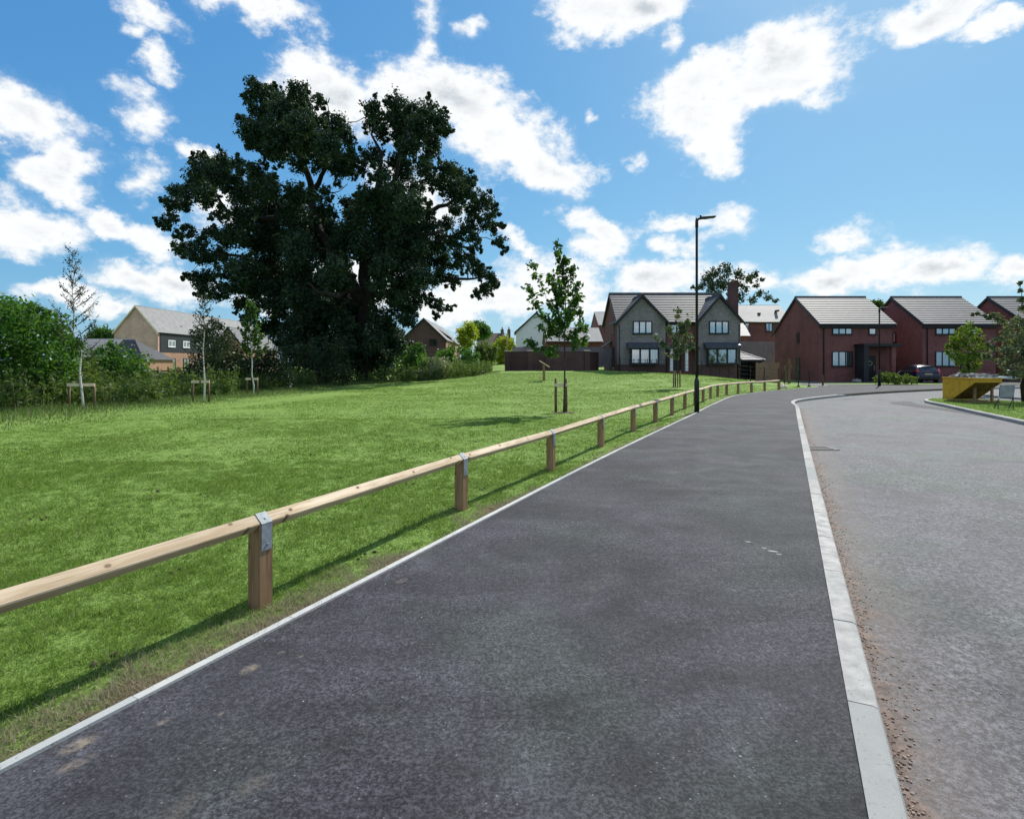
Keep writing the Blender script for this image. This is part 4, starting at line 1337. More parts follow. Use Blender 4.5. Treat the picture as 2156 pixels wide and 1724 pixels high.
KX, KY, _ = kf.location
for i in range(len(POSTS) - 1):
    a, b = Vector((*POSTS[i], 0)), Vector((*POSTS[i + 1], 0))
    d = (b - a); L = d.length
    za = RZ + float(zt(a.x, a.y)) * 0; zb = RZ
    c = (a + b) / 2
    me = rail_mesh(L + .012)
    o = link(me, 'rail', M['rail_wood'], kf, (c.x - KX, c.y - KY, RZ + random.uniform(-.002, .002)), (random.choice((0, math.pi / 2, math.pi)), 0, math.atan2(d.y, d.x)))
for i, (px, py) in enumerate(POSTS):
    pv = Vector((px, py, 0))
    if i == 0: d = Vector((*POSTS[1], 0)) - pv
    elif i == len(POSTS) - 1: d = pv - Vector((*POSTS[i - 1], 0))
    else: d = Vector((*POSTS[i + 1], 0)) - Vector((*POSTS[i - 1], 0))
    d.normalize(); n = Vector((d.y, -d.x, 0))
    z0 = float(zt(px, py)) - .12
    w = .052
    # post with a V notch for the rail
    prof = [(-w, z0), (w, z0), (w, RZ - .01), (w - .004, RZ - .006), (0, RZ - RS - .004), (-w + .004, RZ - .006), (-w, RZ - .01)]
    me = bpy.data.meshes.new('post')
    m = len(prof)
    vs = [(-w, o_, z) for o_, z in prof] + [(w, o_, z) for o_, z in prof]
    fs = [(k, (k + 1) % m, m + (k + 1) % m, m + k) for k in range(m)]
    fs += [(0, 1, 2, 3, 4), (0, 4, 5, 6), (m + 4, m + 3, m + 2, m + 1, m), (m + 6, m + 5, m + 4, m)]
    me.from_pydata(vs, [], fs); bm_fix(me)
    last = i == len(POSTS) - 1
    ang = math.atan2(d.y, d.x)
    po = link(me, 'post', M['post_wood'], kf, (px - KX, py - KY, 0), (random.uniform(-.006, .006), random.uniform(-.008, .008), ang))
    bv = po.modifiers.new('bevel', 'BEVEL'); bv.width = .004; bv.segments = 1
    if last: po.scale = (1.3, 1.3, 1.12)
    # galvanised strap folded over the rail (local frame, -y is the path side)
    s = RS
    line = [(.016, s - .014), (0, s + .003), (-s - .003, 0), (-w - .0035, -.012), (-w - .0035, -.172)]
    me = bpy.data.meshes.new('strap')
    hw = .041; th = .0035
    vs, fs = [], []
    for q in range(len(line)):
        y_, z_ = line[q]
        a_ = Vector(line[max(0, q - 1)]); b_ = Vector(line[min(len(line) - 1, q + 1)])
        tt = (b_ - a_).normalized(); nn = Vector((tt.y, -tt.x))
        if nn.y < 0 and q < 2: nn = -nn
        if q >= 2: nn = Vector((-abs(nn.x), abs(nn.y)))
        for sx in (-hw, hw):
            vs.append((sx, y_, z_ + RZ)); vs.append((sx, y_ + nn.x * th, z_ + nn.y * th + RZ))
    for q in range(len(line) - 1):
        a_ = q * 4
        fs += [(a_, a_ + 4, a_ + 6, a_ + 2), (a_ + 1, a_ + 3, a_ + 7, a_ + 5), (a_, a_ + 1, a_ + 5, a_ + 4), (a_ + 2, a_ + 6, a_ + 7, a_ + 3)]
    fs += [(0, 2, 3, 1), (len(vs) - 4, len(vs) - 3, len(vs) - 1, len(vs) - 2)]
    me.from_pydata(vs, [], fs); bm_fix(me)
    so = link(me, 'strap', M['galv'], kf, (px - KX, py - KY, 0), (0, 0, ang))
    if i < 6:
        me = bpy.data.meshes.new('bolt')
        mb_ = MB()
        for zz, yy_, ax_ in ((RZ - .135, -w - .007, 'v'), (RZ + s * .45, -s * .55 - .004, 't')):
            c0 = Vector((0.004, yy_ - .001, zz)); c1 = c0 + (Vector((0, -.006, 0)) if ax_ == 'v' else Vector((0, -.005, .005)))
            mb_.tube([c0, c1], [.008, .006], 8)
        me.from_pydata(mb_.v, [], mb_.f)
        link(me, 'bolt', M['galv'], so)

# ================================================================= street lamps
def street_lamp(label, base, height, arm_dir=(1, 0, 0), thick=1.0, group='street lamps'):
    t = thing('street_lamp', base, label, 'street lamp', group)
    b = Vector(base)
    m = MB(); m.lathe(b, [(.078 * thick, -.05), (.078 * thick, .96), (.072 * thick, 1.0), (.042 * thick, 1.1)], 20); c = m.build('base_column', M['steel_black'], t)
    m = MB(); m.box(b.x - .03, b.x + .03, b.y - .084 * thick, b.y - .07, b.z + .35, b.z + .8); m.build('access_door', M['steel_black'], c)
    m = MB(); m.lathe(b, [(.042 * thick, 1.1), (.038 * thick, height - .25), (.038 * thick, height - .02)], 16); m.build('pole', M['steel_black'], t)
    a = Vector(arm_dir).normalized(); top = b + Vector((0, 0, height - .06))
    m = MB(); m.lathe(top + Vector((0, 0, -.22)), [(.05 * thick, 0), (.05 * thick, .2), (.03, .3)], 12)
    m.tube([top + Vector((0, 0, -.02)), top + a * .05 + Vector((0, 0, .05)), top + a * .16 + Vector((0, 0, .075))], [.04, .038, .034], 10); m.build('bracket', M['steel_black'], t)
    m = MB()
    s = a.cross(Vector((0, 0, 1)))
    p = top + a * .12 + Vector((0, 0, .075)); q = top + a * .58 + Vector((0, 0, .115))
    m.beam(p, q, .13, .075, w2=.2, h2=.045); h = m.build('lantern', M['steel_black'], t, bevel=.01)
    m = MB(); m.beam(p + a * .14 + Vector((0, 0, -.03)), q - a * .04 + Vector((0, 0, -.022)), .12, .006, w2=.16); m.build('lens', M['galv'], h)
    m = MB(); m.lathe(top + a * .12 + Vector((0, 0, .11)), [(.03, 0), (.03, .05), (.01, .07)], 10); m.build('photocell', M['steel_black'], h)
    return t


street_lamp('tall black street lamp on the left edge of the path beside the knee rail', tuple(GP(1467, 868)), 6.13)
street_lamp('black street lamp far off in front of the red brick house with the porch', (hx(1851.5, 39), 39, 0), 5.35, (1, .1, 0), 1.2)
street_lamp('distant slim street lamp left of the pale brick building gable', (hx(227, 85), 85, -.3), 7.7, (-1, 0, 0), 1.3)

# ================================================================= gully grate
M['grate_iron'] = plain('grate_iron', (.09, .088, .085, 1), .7, metal=.2, var=.4, scale=30)
t = thing('drain_grate', (9.2 - 3.1, 10, -.1), 'square iron drain grate set in the road beside the kerb', 'drain grate')
c0 = GP(1688, 945, -.1)
t.location = c0
m = MB()
gx, gy = c0.x + .02, c0.y
for (a, b, c, d) in ((0, .62, -.17, -.12), (0, .62, .22, .27), (0, .05, -.12, .22), (.55, .62, -.12, .22)):
    m.box(gx + a, gx + b, gy + c, gy + d, -.108, -.090)
fr_ = m.build('frame', M['grate_iron'], t)
m = MB()
for i in range(7): m.box(gx + .07 + i * .068, gx + .10 + i * .068, gy - .12, gy + .22, -.106, -.094)
m.box(gx + .05, gx + .55, gy + .03, gy + .06, -.1055, -.0935)
m.build('bars', M['grate_iron'], t)
m = MB(); m.box(gx + .05, gx + .55, gy - .12, gy + .22, -.1045, -.1035); m.build('pit', M['black_door'], t)
# dark strips of sealed joints
for (xa, ya, xb, yb_) in ((1767, 840.6, 1801, 840.4), (1847, 841.5, 1885, 843)):
    a, b = GP(xa, ya, -.1), GP(xb, yb_, -.1)
    m = MB(); m.add([a + Vector((0, -.06, 0)), b + Vector((0, -.06, 0)), b + Vector((0, .06, 0)), a + Vector((0, .06, 0))], [(0, 1, 2, 3)])
    for i in range(4): m.v[i] = (m.v[i][0], m.v[i][1], -.1005)
    tag(m.build('road_patch', M['tar']), kind='structure')

# ================================================================= skip, sign, car
def yellow_steel():
    t = NT('yellow_skip_paint')
    v = t.coord()
    n = t.noise(v, 6, 7, .75); n2 = t.noise(v, 28, 5, .8)
    col = t.mix(t.ramp(n, .35, .7), (.66, .36, .018, 1), (.50, .27, .02, 1))
    rust = t.ramp(t.math('ADD', t.math('MULTIPLY', n, .6), t.math('MULTIPLY', n2, .4)), .56, .62)
    col = t.mix(t.math('MULTIPLY', rust, .85), col, (.09, .035, .015, 1))
    s = t.n('SeparateXYZ'); t.l(v, s.inputs[0])
    low = t.math('ADD', s.outputs[2], t.math('MULTIPLY', n2, .3))
    col = t.mix(t.ramp(low, .40, .12, 0, .7), col, (.12, .05, .02, 1))
    t.bsdf(col, .55, 0, .4, t.bump(n2, .3, .01))
    return t.m


M['skip'] = yellow_steel()
SK = Vector((18.05, 22.05, 0))
sk = thing('tipping_skip', SK, 'rusty yellow steel skip heaped with grey rubble, on the grass verge', 'skip')
def SP(u, w, z): return SK + Vector((u, w, z))
UW = 1.06
prof = [(0, .94), (0, .80), (1.15, .07), (1.64, .07), (1.64, .955)]
m = MB(); m.prism([SP(0, w, z) for w, z in prof], (.03, 0, 0)); m.build('end_plate', M['skip'], sk)
m = MB(); m.prism([SP(UW - .03, w, z) for w, z in prof], (.03, 0, 0)); m.build('end_plate', M['skip'], sk)
M['skip_rust_shade'] = plain('rusty_shaded_underside', (.15, .075, .018, 1), .8, var=.55, scale=7, bump=.4)  # rust brown, darkened so the underside's shade is painted into the colour
m = MB(); m.prism([SP(.031, .02, .80), SP(.031, 1.16, .08), SP(.031, 1.18, .11), SP(.031, .02, .84)], (UW - .062, 0, 0)); m.build('raked_side', M['skip_rust_shade'], sk)
m = MB(); m.box(SK.x + .031, SK.x + UW - .031, SK.y + .005, SK.y + .03, .80, .93); m.build('front_band', M['skip'], sk)
m = MB(); m.box(SK.x + .031, SK.x + UW - .031, SK.y + 1.60, SK.y + 1.63, .08, .95); m.build('back_plate', M['skip'], sk)
m = MB(); m.box(SK.x + .031, SK.x + UW - .031, SK.y + 1.17, SK.y + 1.6, .08, .11); m.build('floor_plate', M['skip'], sk)
for (u, w, z) in ((.28, .34, .58), (.96, .34, .58)):
    m = MB(); m.beam(SP(u, w, 0), SP(u, w, z), .075, .075); m.build('leg', M['post_wood'], sk)
m = MB(); m.beam(SP(-.12, 1.2, .03), SP(UW + .25, 1.0, .03), .14, .07); m.beam(SP(-.05, .36, .03), SP(UW + .2, .34, .03), .14, .06); m.build('skid', M['post_wood'], sk)
m = MB()
m.beam(SP(-.012, 0, .955), SP(-.012, 1.64, .965), .05, .05); m.beam(SP(UW + .012, 0, .955), SP(UW + .012, 1.64, .965), .05, .05)
m.beam(SP(.02, -.012, .95), SP(UW - .02, -.012, .95), .05, .05); m.build('rim', M['skip'], sk)
# rubble heap
def lump(c, r, seed, flat=.5, squash=(1, 1)):
    rr = random.Random(seed)
    import bmesh
    bm = bmesh.new(); bmesh.ops.create_icosphere(bm, subdivisions=3, radius=1)
    for v in bm.verts:
        k = 1 + .35 * math.sin(v.co.x * 5 + seed) * math.cos(v.co.y * 6 + seed * 2) + rr.uniform(-.12, .12)
        v.co = Vector((v.co.x * r * squash[0] * k, v.co.y * r * squash[1] * k, max(-.2, v.co.z) * r * flat * k)) + Vector(c)
    vs = [tuple(v.co) for v in bm.verts]; fs = [tuple(v.index for v in f.verts) for f in bm.faces]
    bm.free()
    return vs, fs


M['rubble'] = plain('grey_rubble', (.2, .2, .19, 1), .9, var=.5, scale=9, bump=.8)
m = MB()
for i, (u, w, r) in enumerate([(.35, .4, .34), (.85, .4, .34), (.4, 1.1, .4), (.85, 1.15, .38), (.6, .75, .36)]):
    m.add(*lump(SP(u, w, .96), r, i + 1, .42))
for i in range(70):
    u = random.uniform(.1, 1.1); w = random.uniform(.1, 1.5)
    m.add(*lump(SP(u, w, random.uniform(.96, 1.08)), random.uniform(.03, .09), i + 20, .7))
tag(m.build('rubble', M['rubble']), 'heap of grey rubble filling the yellow skip', 'rubble', kind='stuff')
M['pale_metal'] = plain('pale_sheet_metal', (.62, .66, .68, 1), .38, metal=.4, var=.1)
for i, (u0, u1, w0, w1, z0, z1, wd) in enumerate([(.25, 1.9, .15, .35, 1.02, .93, .16), (.5, 2.15, .5, .5, 1.07, .97, .1), (.1, 1.3, .1, .1, .99, 1.0, .2), (.6, 1.95, .9, 1.1, 1.09, 1.02, .2)]):
    m = MB(); m.beam(SP(u0, w0, z0), SP(u1, w1, z1), wd, .018)
    m.beam(SP(u0, w0, z0) + Vector((0, wd / 2, .02)), SP(u1, w1, z1) + Vector((0, wd / 2, .02)), .012, .05)
    o = m.build('metal_strip', M['pale_metal'])
    tag(o, 'bent pale metal strips lying across the rubble in the yellow skip', 'metal strip', 'metal strips on the skip')
m = MB(); m.beam(SP(.2, 1.35, 1.10), SP(1.6, 1.4, 1.12), .12, .05); tag(m.build('timber_offcut', M['stake_wood']), 'brown timber offcut lying on the far side of the rubble in the skip', 'timber')

# folding sign frame, seen from behind
S0 = GP(2113, 861, 0)
fs_ = thing('sign_frame', S0, 'folding steel road sign frame seen from the back, on the grass verge', 'road sign')
sx = Vector((1, .05, 0)).normalized()
def QF(a, b, c): return S0 + sx * a + Vector((0, b, 0)) + Vector((0, 0, c))
M['panel'] = plain('grey_panel_back', (.22, .235, .235, 1), .6, metal=.3, var=.2, scale=5)
m = MB(); m.prism([QF(-.20, -.05, .40), QF(.30, -.05, .40), QF(.46, .06, .80), QF(-.08, .06, .80)], Vector((0, -.012, .003))); pn = m.build('panel', M['panel'], fs_)
m = MB()
for a, b in (((-.20, .40), (.30, .40)), ((.30, .40), (.46, .80)), ((.46, .80), (-.08, .80)), ((-.08, .80), (-.20, .40))):
    m.tube([QF(a[0], -.05 + (a[1] - .4) * .28, a[1]), QF(b[0], -.05 + (b[1] - .4) * .28, b[1])], .012, 6)
m.build('frame', M['steel_black'], fs_)
for (a, b) in (((-.20, -.05, .42), (-.40, -.22, 0)), ((-.18, -.04, .42), (-.10, .28, .0)), ((.30, -.05, .42), (.16, -.2, 0)), ((.32, -.04, .42), (.44, .28, 0))):
    m = MB(); m.tube([QF(*a), QF(*b)], .013, 6); m.build('leg', M['steel_black'], fs_)
m = MB(); m.tube([QF(-.13, .22, .12), QF(.40, .22, .12)], .011, 6); m.build('crossbar', M['steel_black'], fs_)

# parked hatchback
def car():
    ang = math.radians(-13)
    O = Vector((hx(1936, 45.0), 44.0, 0))
    t = thing('parked_car', O, 'dark blue hatchback parked nose-in on the drive before the second red brick house', 'car')
    fwd = Vector((math.sin(math.radians(13)), math.cos(math.radians(13)), 0)); side = Vector((fwd.y, -fwd.x, 0))
    def C(l, s, z): return O + fwd * l + side * s + Vector((0, 0, z))
    # stations: length, half width low, belt half width, roof half width, z sill, z bumper, z belt, z top
    st = [(0.00, .60, .62, .50, .32, .45, .62, .70), (.06, .78, .80, .60, .26, .50, .78, .88), (.20, .84, .83, .62, .22, .55, .92, 1.05), (.50, .85, .84, .60, .20, .55, .96, 1.34),
          (.95, .85, .85, .60, .2, .55, .95, 1.44), (1.6, .85, .85, .61, .2, .55, .93, 1.46), (2.2, .85, .85, .59, .2, .55, .91, 1.42), (2.8, .85, .84, .62, .2, .55, .90, 1.10),
          (3.1, .85, .83, .70, .2, .52, .88, .95), (3.6, .82, .80, .66, .22, .50, .80, .84), (3.9, .68, .66, .5, .3, .5, .66, .7)]
    vs, fs = [], []
    for (l, wl, wb, wr, zs, zm, zb, ztp) in st:
        ring = [(0, zs), (wl * .85, zs), (wl, zs + .1), (wl + .02, zm), (wb, zb), ((wb + wr) / 2 - .02, (zb + ztp) / 2 + .02), (wr, ztp - .05), (wr * .5, ztp), (0, ztp + .015)]
        full = ring + [(-a, b) for a, b in reversed(ring[1:-1])]
        for a, b in full: vs.append(C(l, a, b))
    n = 16
    for i in range(len(st) - 1):
        for k in range(n): fs.append((i * n + k, i * n + (k + 1) % n, (i + 1) * n + (k + 1) % n, (i + 1) * n + k))
    fs.append(tuple(range(n))); fs.append(tuple(reversed(range((len(st) - 1) * n, len(st) * n))))
    M['car_paint'] = plain('dark_blue_paint', (.008, .012, .045, 1), .22, metal=.3, var=.05, spec=.8)
    M['car_glass'] = plain('dark_car_glass', (.015, .02, .025, 1), .08, var=.05, spec=.9)
    m = MB(); m.add(vs, fs, True); b = m.build('body', M['car_paint'], t); bm_fix(b.data)
    sub = b.modifiers.new('sub', 'SUBSURF'); sub.levels = 2; sub.render_levels = 2
    g = MB(); g.prism([C(.135, -.56, .95), C(.135, .56, .95), C(.47, .50, 1.30), C(.47, -.50, 1.30)], (C(-.02, 0, 0) - C(0, 0, 0))); g.build('rear_window', M['car_glass'], t)
    for s in (-1, 1):
        g = MB(); g.prism([C(.55, s * .83, .99), C(2.75, s * .83, .95), C(2.2, s * .655, 1.32), C(.85, s * .655, 1.35)], side * s * .015); g.build('side_window', M['car_glass'], t)
        w = MB(); w.prism([C(-.0, s * .80, .84), C(.02, s * .62, .84), C(.10, s * .66, 1.06), C(.22, s * .80, 1.10), C(.35, s * .845, .95)], side * s * .02 - fwd * .03); w.build('tail_light', TL, t)
        for l in (.68, 3.15):
            w = MB(); c = C(l, s * .80, .3)
            w.tube([c - side * s * .1, c + side * s * .07], .30, 20); wo = w.build('wheel', M['steel_black'], t)
            w = MB(); w.tube([c + side * s * .07, c + side * s * .08], [.19, .17], 14); w.build('rim', M['galv'], wo)
        w = MB(); w.beam(C(2.35, s * .9, .98), C(2.42, s * 1.0, 1.0), .12, .12); w.build('mirror', M['car_paint'], t)
        w = MB(); w.beam(C(.5, s * .865, .93), C(2.9, s * .865, .90), .012, .02); w.build('chrome_strip', M['pale_metal'], t)
    w = MB(); w.prism([C(.005, -.26, .66), C(.005, .26, .66), C(.03, .26, .77), C(.03, -.26, .77)], fwd * -.02); w.build('number_plate', M['plate'], t)
    w = MB(); w.beam(C(-.0, -.68, .36), C(-.0, .68, .36), .1, .1); w.build('bumper', M['steel_black'], t)
    w = MB(); w.beam(C(.42, -.5, 1.40), C(.42, .5, 1.40), .16, .03); w.build('spoiler', M['car_paint'], t)


TL = plain('red_tail_light', (.45, .02, .03, 1), .25, var=.05, spec=.8)
M['plate'] = plain('yellow_plate', (.36, .31, .13, 1), .5, var=.05)
car()

# ================================================================= estate railings
def railing(name, label, pts, nrail, hgt, group=None, spacing=None, rails=True):
    t = thing(name, (pts[0][0], pts[0][1], float(zt(*pts[0]))), label, 'railing', group)
    rr = {k: [] for k in range(nrail)}
    for (x, y) in pts:
        z = float(zt(x, y))
        m = MB(); m.beam((x, y, z - .1), (x, y, z + hgt), .05, .05); m.build('post', M['steel_black'], t)
    if rails:
        for k in range(nrail):
            zz = hgt * (k + .6) / nrail
            m = MB()
            for (a, b), (c, d) in zip(pts, pts[1:]):
                m.beam((a, b, float(zt(a, b)) + zz), (c, d, float(zt(c, d)) + zz), .012, .016)
            m.build('rail', M['steel_black'], t)
    return t


rp = []
for i in range(15):
    f = i / 14
    rp.append((hx(1287 + (1553 - 1287) * f, 46.6 - 5.4 * f), 46.6 - 5.4 * f))
railing('estate_railing', 'thin black estate railing along the top of the lawn before the stone house', rp, 4, 1.12)
rp = [(hx(a, d), d) for a, d in ((1553, 41.2), (1580, 40.4), (1609, 39.7), (1639.5, 39))]
railing('estate_railing', 'black four-bar estate railing beside the tan fence, behind the end of the knee rail', rp, 4, 1.15)
rp = [(hx(a, d), d) for a, d in ((1651.5, 40.5), (1681, 37.6), (1703.5, 37.6))]
t = railing('estate_railing', 'short free-standing black railing on the grass corner by the path end', rp, 4, 1.0)
for (x, y) in rp[1:]:
    m = MB(); m.lathe((x, y, float(zt(x, y))), [(.12, -.05), (.11, .04), (.03, .1)], 10); m.build('foot', M['steel_black'], t)
# timber posts standing near the brick house
for (px, y0, y1, d, lab) in ((1661.5, 803, 754.5, 42.5, 'tall weathered timber post with a notice board stub, left of the short black railing'), (1652.5, 800, 769, 42.5, 'short pale timber stake beside the tall weathered post'), (1732.5, 810, 790, 39.6, 'thin bare timber stake at the foot of the brick house downpipe')):
    t = MB(); w = .09 if d > 40 else .05
    x = hx(px, d)
    t.box(x - w, x + w, d - .04, d + .04, hz(y0, d) - .2, hz(y1, d))
    if px == 1661.5: t.box(x - .02, x + .16, d - .06, d - .045, hz(775, d), hz(768, d))
    o = t.build('timber_post', M['stake_wood']); tag(o, lab, 'timber post')
# pale boulder at the fence end
m = MB(); c = GP(1648.5, 817.5); m.add(*lump((c.x, c.y, .05), .22, 3, .9, (1, .8)), True); o = m.build('boulder', M['coping']); tag(o, 'pale lump of stone on the grass by the last knee rail post', 'rock')
m = MB(); c = Vector((hx(1804, 44.6), 44.6, .1)); m.add(*lump(c, .3, 5, .7, (1, .7)), True); o = m.build('boulder', M['stone']); tag(o, 'small grey boulder left of the porch of the brick house', 'rock')

# ---- information lectern
t = thing('information_lectern', (hx(1145, 38), 38, float(zt(2.1, 38))), 'wooden lectern post with a tilted board, alone on the lawn before the garden wall', 'information board')
x = hx(1145, 38); z = float(zt(x, 38))
m = MB(); m.box(x - .08, x + .08, 37.93, 38.07, z - .1, z + 1.05); m.build('post', M['post_wood'], t)
m = MB(); m.prism([(x - .30, 37.7, z + 1.30), (x + .36, 37.7, z + .88), (x + .36, 38.3, z + .88), (x - .30, 38.3, z + 1.30)], (.03, 0, .045)); m.build('board', M['pale_wood'], t)

# ================================================================= trees
def trunk_tube(mb, pts, radii, n=7):
    mb.tube(pts, radii, n)


def wobble(a, b, k, amt, rng):
    a, b = Vector(a), Vector(b)
    L = (b - a).length
    out = [a]
    for i in range(1, k):
        t = i / k
        out.append(a.lerp(b, t) + Vector((rng.uniform(-1, 1), rng.uniform(-1, 1), rng.uniform(-.7, 1))) * amt * L * math.sin(math.pi * t))
    out.append(b)
    return out


def grow(mb, nodes, targets, rng, r_end=.02, amt=.12, n=6, rcap=.3, k=4):
    """join every target to the nearest skeleton node by a tapering crooked limb"""
    nodes = [(Vector(p), r) for p, r in nodes]
    root = nodes[0][0]
    ts = sorted(targets, key=lambda t: min((t - p).length for p, r in nodes))
    for t in ts:
        best = min(range(len(nodes)), key=lambda i: (t - nodes[i][0]).length + .25 * max(0, nodes[i][0].z - t.z) * 1.0)
        p, r = nodes[best]
        L = (t - p).length
        if L < .05: continue
        r0 = min(r * .62, rcap, .02 + .028 * L)
        r0 = max(r0, r_end)
        kk = max(2, min(k, int(L / .5) + 1))
        pts = wobble(p, t, kk, amt, rng)
        rad = [r0 + (r_end - r0) * (i / kk) for i in range(kk + 1)]
        mb.tube(pts, rad, n, cap=False)
        for i in range(1, kk + 1): nodes.append((pts[i], rad[i]))
    return nodes


# ---- the big oak
def oc(x, y): return 294.2 + .3926 * x, 132.4 + .3926 * y


OAK = [(620,130,55),(590,200,40),(700,180,65),(850,150,60),(870,230,65),(960,200,38),(640,260,55),(760,260,75),(600,360,70),(720,370,85),(850,350,85),(950,330,55),(1060,340,65),(1120,400,45),(620,440,45),(740,450,75),(880,450,75),(1010,450,85),(1130,480,45),(655,500,25),(850,540,55),(960,540,55),(1080,560,70),(1180,560,45),
(1240,250,50),(1260,320,50),(1370,210,50),(1400,290,65),(1460,260,45),(1540,260,55),(1600,310,55),(1630,360,40),(1500,350,65),(1420,390,65),(1560,400,50),(1300,370,40),(1450,460,60),(1560,480,50),(1250,500,50),(1380,520,40),(1300,590,55),(1420,580,60),(1530,560,50),
(280,530,35),(340,540,50),(450,530,55),(400,600,75),(290,610,55),(530,560,50),(620,570,50),(640,620,60),(480,640,55),(190,690,50),(260,690,55),(350,680,65),(170,760,45),(250,760,45),(130,850,40),(180,840,35),(200,920,35),(260,900,38),(220,990,45),(280,1010,45),(330,960,42),(400,900,45),(430,820,45),(370,740,50),(560,720,80),(680,680,70),(560,820,75),(450,960,55),(340,1050,45),(420,1040,60),(520,930,75),(260,1150,25),(310,1160,45),(380,1150,55),(340,1225,42),(420,1230,55),(500,1200,55),(560,1100,80),(480,1090,55),
(700,800,95),(830,720,70),(850,850,105),(700,950,105),(850,1000,105),(980,900,90),(1000,1020,95),(700,1090,95),(850,1130,85),(950,1200,70),(620,1200,70),(540,1290,50),(620,1300,50),(720,1230,70),(820,1280,60),(920,700,45),(1000,700,40),(990,790,55),(1130,760,55),(1150,860,75),(1250,750,70),(1370,730,70),(1100,950,85),(1200,960,85),(1330,850,95),(1450,800,80),(1330,970,85),(1450,930,80),(1300,1080,65),(1420,1050,70),(1080,1090,70),(1130,1190,50),
(1640,570,50),(1700,600,52),(1760,640,42),(1620,650,48),(1700,690,60),(1780,700,40),(1560,620,42),(1480,680,45),(1850,740,42),(1890,790,38),(1700,780,40),(1790,790,42),(1850,850,42),(1900,880,36),(1930,950,32),(1955,1010,20),(1760,870,40),(1650,870,40),(1560,880,50),(1700,950,50),(1600,970,60),(1790,940,36),(1720,1030,42),(1800,1010,30),(1500,1000,55),(1560,1060,50),(1640,1060,50),(1740,1100,30),(1820,1120,42),(1880,1150,40),(1860,1210,36),(1820,1240,30),(1900,1180,22),(1790,1060,30),
(1500,1150,70),(1600,1150,45),(1680,1170,35),(1420,1180,65),(1480,1260,50),(1560,1270,30),(1600,1300,40),(1660,1310,25),(1590,1350,22),(1400,1300,60),(1440,1380,50),
(760,1350,50),(830,1380,70),(740,1430,60),(900,1450,80),(800,1500,80),(960,1350,60),(1050,1300,55),(1080,1400,80),(1000,1500,85),(880,1540,65),(1180,1290,60),(1200,1400,85),(1130,1500,95),(1250,1500,95),(1320,1420,75),(1380,1500,65),(1280,1350,60),(650,1400,25),(600,1350,40),(560,1370,30),(900,1290,75),(1000,1330,80),(1090,1250,60),(820,1250,70),(720,1310,60),(1150,1330,70),(1290,1180,60),(1370,1250,60),(1250,1250,50),(1450,1330,45),(1010,1160,70),(690,1420,60),(920,1380,80),(1100,1170,50),
(1300,1590,80),(1200,1600,85),(1000,1590,75),(1400,1560,60),(1100,1600,80)]
OY = 45.0
ox, oy_ = oc(1205, 1690)
oak = thing('oak_tree', (hx(ox, OY), OY, float(zt(hx(ox, OY), OY))), 'huge dark spreading oak behind the lawn, its crown split by a gap on top', 'tree')
rng = random.Random(5)
cen, rad, tg = [], [], []
for (x, y, r) in OAK:
    X_, Y_ = oc(x, y)
    e = math.hypot((x - 1010) / 930, (y - 850) / 780)
    dep = 9.0 * math.sqrt(max(.04, 1 - min(1, e * e)))
    core = r > 62
    if x > 1200 and y < 1300: r = r * 1.15
    for k in range(2 if core else 1):
        d = OY + rng.uniform(-dep, dep) * (.9 if k else .7) + (0 if k == 0 else 0)
        if y > 1300: d = OY + rng.uniform(-3.5, 4)
        jx, jy = (0, 0) if k == 0 else (rng.uniform(-12, 12), rng.uniform(-12, 12))
        p = W(X_ + jx, Y_ + jy, d)
        cen.append(p); rad.append(r * .3926 * d / F * (1.0 if k == 0 else .9)); tg.append(p)
for p, r in list(zip(cen, rad)):
    for q in range(3):
        dv = Vector((rng.gauss(0, 1), rng.gauss(0, .8), rng.gauss(0, 1))).normalized()
        cen.append(p + dv * r * rng.uniform(1.0, 1.3)); rad.append(r * rng.uniform(.25, .42))
cen = np.array([tuple(p) for p in cen]); rad = np.array(rad)
ns = np.maximum(5, (30 * (rad / .8) ** 2).astype(int))
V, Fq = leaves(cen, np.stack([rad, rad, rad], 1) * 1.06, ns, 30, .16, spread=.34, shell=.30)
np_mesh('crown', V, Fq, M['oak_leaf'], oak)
mb = MB()
def op(x, y, d=0.0):
    a, b = oc(x, y); return W(a, b, OY + d)
zb = oak.location.z
base = Vector((oak.location.x, OY, zb - .2))
sk_nodes = []
def limb(pts, r0, r1, k=3):
    q = [pts[0]]
    for a, b in zip(pts, pts[1:]):
        q += wobble(a, b, k, .06, rng)[1:]
    n_ = len(q)
    rr = [r0 + (r1 - r0) * (i / (n_ - 1)) ** .8 for i in range(n_)]
    mb.tube(q, rr, 12)
    for p, r in zip(q, rr): sk_nodes.append((p, r))


limb([base, base + Vector((0, 0, .9)), op(1205, 1450), op(1210, 1250), op(1205, 1110)], .72, .45)
limb([base - Vector((0, 0, .1)), base + Vector((0, 0, .35))], 1.5, .9, 1)
limb([op(1205, 1300), op(1100, 1150, -1), op(960, 900, 1), op(925, 700, 2), op(870, 520, 1), op(760, 330), op(680, 200, -1)], .55, .08)
limb([op(930, 690, 1), op(1000, 560), op(1050, 420, -1)], .25, .08)
limb([op(1205, 1110), op(1170, 900, 2), op(1270, 700), op(1295, 480, 1), op(1240, 380, 1)], .42, .07)
limb([op(1270, 700), op(1360, 640), op(1400, 450, -1), op(1440, 310)], .24, .06)
limb([op(1205, 1120), op(1380, 950, -2), op(1560, 800), op(1680, 740, 1), op(1760, 690)], .38, .06)
limb([op(1380, 950, -2), op(1600, 910, -1), op(1760, 960), op(1850, 880, 1)], .2, .04)
limb([op(1210, 1250), op(1450, 1200, 2), op(1620, 1170), op(1760, 1160, -1), op(1850, 1150)], .28, .05)
